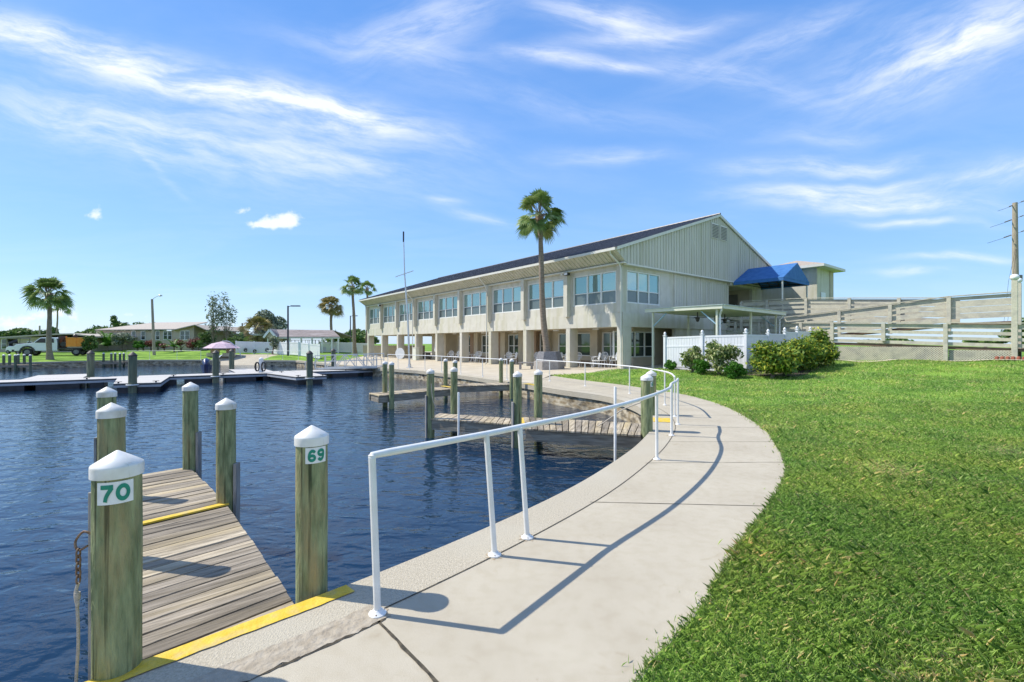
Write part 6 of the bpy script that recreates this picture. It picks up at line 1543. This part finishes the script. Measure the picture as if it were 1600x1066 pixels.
# shared warp so streaks curl
wv = noise(cmb(X, Zc), 2.2, 3); wv2 = noise(cmb(mth('ADD', X, 7.3), Zc), 2.2, 3)
Xw = mth('ADD', X, mth('MULTIPLY', mth('SUBTRACT', wv, .5), .13)); Zw = mth('ADD', Zc, mth('MULTIPLY', mth('SUBTRACT', wv2, .5), .11))
total = None
NZ = {}
def shared(kind):
    if kind not in NZ:
        if kind == 'puff': NZ[kind] = noise(cmb(X, mth('MULTIPLY', Zc, 1.3)), 34, 6, .2, .6)
        else:
            a = math.radians(-kind); ca, sa = math.cos(a), math.sin(a)
            u = mth('ADD', mth('MULTIPLY', Xw, ca), mth('MULTIPLY', Zw, sa)); v = mth('SUBTRACT', mth('MULTIPLY', Zw, ca), mth('MULTIPLY', Xw, sa))
            NZ[kind] = mth('ADD', mth('MULTIPLY', sstep(noise(cmb(mth('MULTIPLY', u, .9), mth('MULTIPLY', v, 4.2)), 5.0, 8, .12, .66), .30, .74), .85), .13)
    return NZ[kind]
def cloud(px, py, hl, hw, ang, s, stretch=7.0, fine=26, thr=(.36,.72), warp=True, fall=1.0):
    global total
    cx, cz = (px-CX)/F, (HY-py)/F; a = math.radians(-ang); ca, sa = math.cos(a), math.sin(a)
    x0, z0 = (Xw, Zw) if warp else (X, Zc)
    mp = N.new('ShaderNodeMapping'); mp.vector_type = 'TEXTURE'; L.new(VW if warp else VP, mp.inputs[0])
    mp.inputs['Location'].default_value = (cx, cz, 0); mp.inputs['Rotation'].default_value = (0,0,a); mp.inputs['Scale'].default_value = (hl/F, hw/F, 1)
    d = N.new('ShaderNodeVectorMath'); d.operation = 'DOT_PRODUCT'; L.new(mp.outputs[0], d.inputs[0]); L.new(mp.outputs[0], d.inputs[1])
    g = mth('MULTIPLY', mth('EXPONENT', mth('MULTIPLY', d.outputs['Value'], -fall)), s)
    k = 'puff' if not warp else min((12, 0, -20), key=lambda q: abs(q-ang))
    GR.setdefault(k, []).append(g)
GR = {}
VW = cmb(Xw, Zw); VP = cmb(X, Zc)
C_ = [(300,128,330,26,13,1.25,8),(90,52,170,22,12,1.1,7),(520,178,130,20,12,.9,8),(330,215,330,70,9,.55,5),(160,195,200,34,14,.5,6),(520,250,120,30,10,.45,6),
      (670,45,120,42,-24,.65,5),(600,85,170,26,8,.45,6),(960,25,110,26,12,.95,7),(1010,50,110,14,-8,.8,7),(870,92,90,13,4,.8,7),(960,102,80,9,6,.8,8),(1120,115,120,20,16,.55,6),
      (1220,60,160,26,-22,.5,7),(1470,90,200,60,-18,.85,6),(1560,50,120,24,-26,.7,7),(1300,258,150,15,-2,.9,8),(1340,292,120,9,-3,.8,8),(1300,312,140,18,3,.95,8),(1430,318,120,14,2,.8,8),(1560,272,120,20,-14,.8,7),(1300,212,90,12,-3,.4,8),
      (1420,348,90,6,1,.8,10),(1500,398,80,5,-1,1.0,10),(1425,419,45,6,-1,.9,10),(950,240,90,12,1,.55,8),(755,342,60,8,13,.6,8),(692,314,26,6,3,.6,8),(240,262,60,6,40,.5,8),(880,170,240,22,8,.25,6),(470,460,130,8,0,.3,8)]
for c in C_: cloud(*c[:6], stretch=c[6])
for c in ((438,346,34,13,0,1.3),(410,352,30,8,0,1.0),(376,331,20,8,-8,.9),(147,334,17,14,-20,.85),(457,340,20,16,0,.6),(382,401,12,5,0,.45),
          (92,488,36,12,0,.7),(62,494,26,10,0,.6),(20,508,38,16,0,.6),(200,492,16,7,0,.6),(232,494,14,7,0,.6),(115,495,14,7,0,.5),(360,506,12,7,0,.6),(60,512,120,14,0,.35),(-150,480,200,30,0,.6)):
    cloud(*c, stretch=1.3, fine=30, thr=(.30,.55), warp=False, fall=1.6)
for k, gs in GR.items():
    acc = gs[0]
    for g in gs[1:]: acc = mth('ADD', acc, g)
    m = mth('MULTIPLY', acc, shared(k)) if k != 'puff' else mth('MULTIPLY', mth('MINIMUM', mth('MULTIPLY', acc, 3.5), 1.0), sstep(mth('ADD', acc, mth('MULTIPLY', mth('SUBTRACT', shared(k), .5), 2.0)), .30, 1.1))
    total = m if total is None else mth('ADD', total, m)
wd_.cycles.sampling_method = 'MANUAL'; wd_.cycles.sample_map_resolution = 512
# generic wisps, faint ahead; unseen cover behind the camera thickened to whiten ambient
zz_ = mth('ADD', mth('MAXIMUM', sep.outputs[2], .0), .12)
gq = cmb(mth('DIVIDE', sep.outputs[0], zz_), mth('MULTIPLY', mth('DIVIDE', sep.outputs[1], zz_), 2.6))
gen = mth('MULTIPLY', sstep(noise(gq, .9, 8, .6, .6), .40, .68), .85)
behind = mth('MULTIPLY', mth('SUBTRACT', 1.0, front), 1.0)
allc = mth('ADD', mth('MULTIPLY', total, front), mth('MULTIPLY', gen, mth('ADD', mth('MULTIPLY', behind, .93), .07)))
allc = mth('MINIMUM', mth('MULTIPLY', allc, .78), .84)
allc = mth('MULTIPLY', allc, sstep(sep.outputs[2], -.005, .03))
hs = N.new('ShaderNodeHueSaturation'); hs.inputs['Saturation'].default_value = 1.22; hs.inputs['Value'].default_value = 1.0; hs.inputs['Hue'].default_value = .5; L.new(sky.outputs[0], hs.inputs['Color'])
gr = N.new('ShaderNodeValToRGB'); L.new(mth('MAXIMUM', sep.outputs[2], 0.0), gr.inputs[0]); el = gr.color_ramp.elements
el[0].position = 0; el[0].color = (.43,.63,.91,1); el[1].position = 1.0; el[1].color = (.08,.23,.64,1)
for p_, c_ in ((.12,(.31,.55,.93)), (.30,(.23,.46,.91)), (.55,(.13,.33,.80))):
    q_ = el.new(p_); q_.color = (*c_,1)
gs_ = N.new('ShaderNodeVectorMath'); gs_.operation = 'SCALE'; gs_.inputs['Scale'].default_value = 3.75; L.new(gr.outputs[0], gs_.inputs[0])
bl = N.new('ShaderNodeMix'); bl.data_type = 'RGBA'; bl.inputs[0].default_value = .82; L.new(hs.outputs[0], bl.inputs[6]); L.new(gs_.outputs[0], bl.inputs[7])
mix = N.new('ShaderNodeMix'); mix.data_type = 'RGBA'; L.new(allc, mix.inputs[0]); L.new(bl.outputs[2], mix.inputs[6]); mix.inputs[7].default_value = (3.9,4.0,4.2,1)
L.new(mix.outputs[2], bg.inputs[0])
cam = bpy.data.cameras.new('camera'); co = bpy.data.objects.new('camera', cam); COL.objects.link(co)
cam.sensor_width = 36; cam.lens = 36*F/1600; cam.clip_end = 4000; cam.clip_start = .05
co.location = (0,0,EYE); co.rotation_euler = (PI/2,0,0); cam.shift_y = (HY-533.0)/1600
SC.camera = co
SC.view_settings.view_transform = 'Standard'; SC.view_settings.look = 'None'; SC.view_settings.exposure = .95; SC.view_settings.gamma = 1
SC.cycles.max_bounces = 6; SC.cycles.caustics_reflective = False; SC.cycles.caustics_refractive = False
SC.render.resolution_x = 1024; SC.render.resolution_y = 682
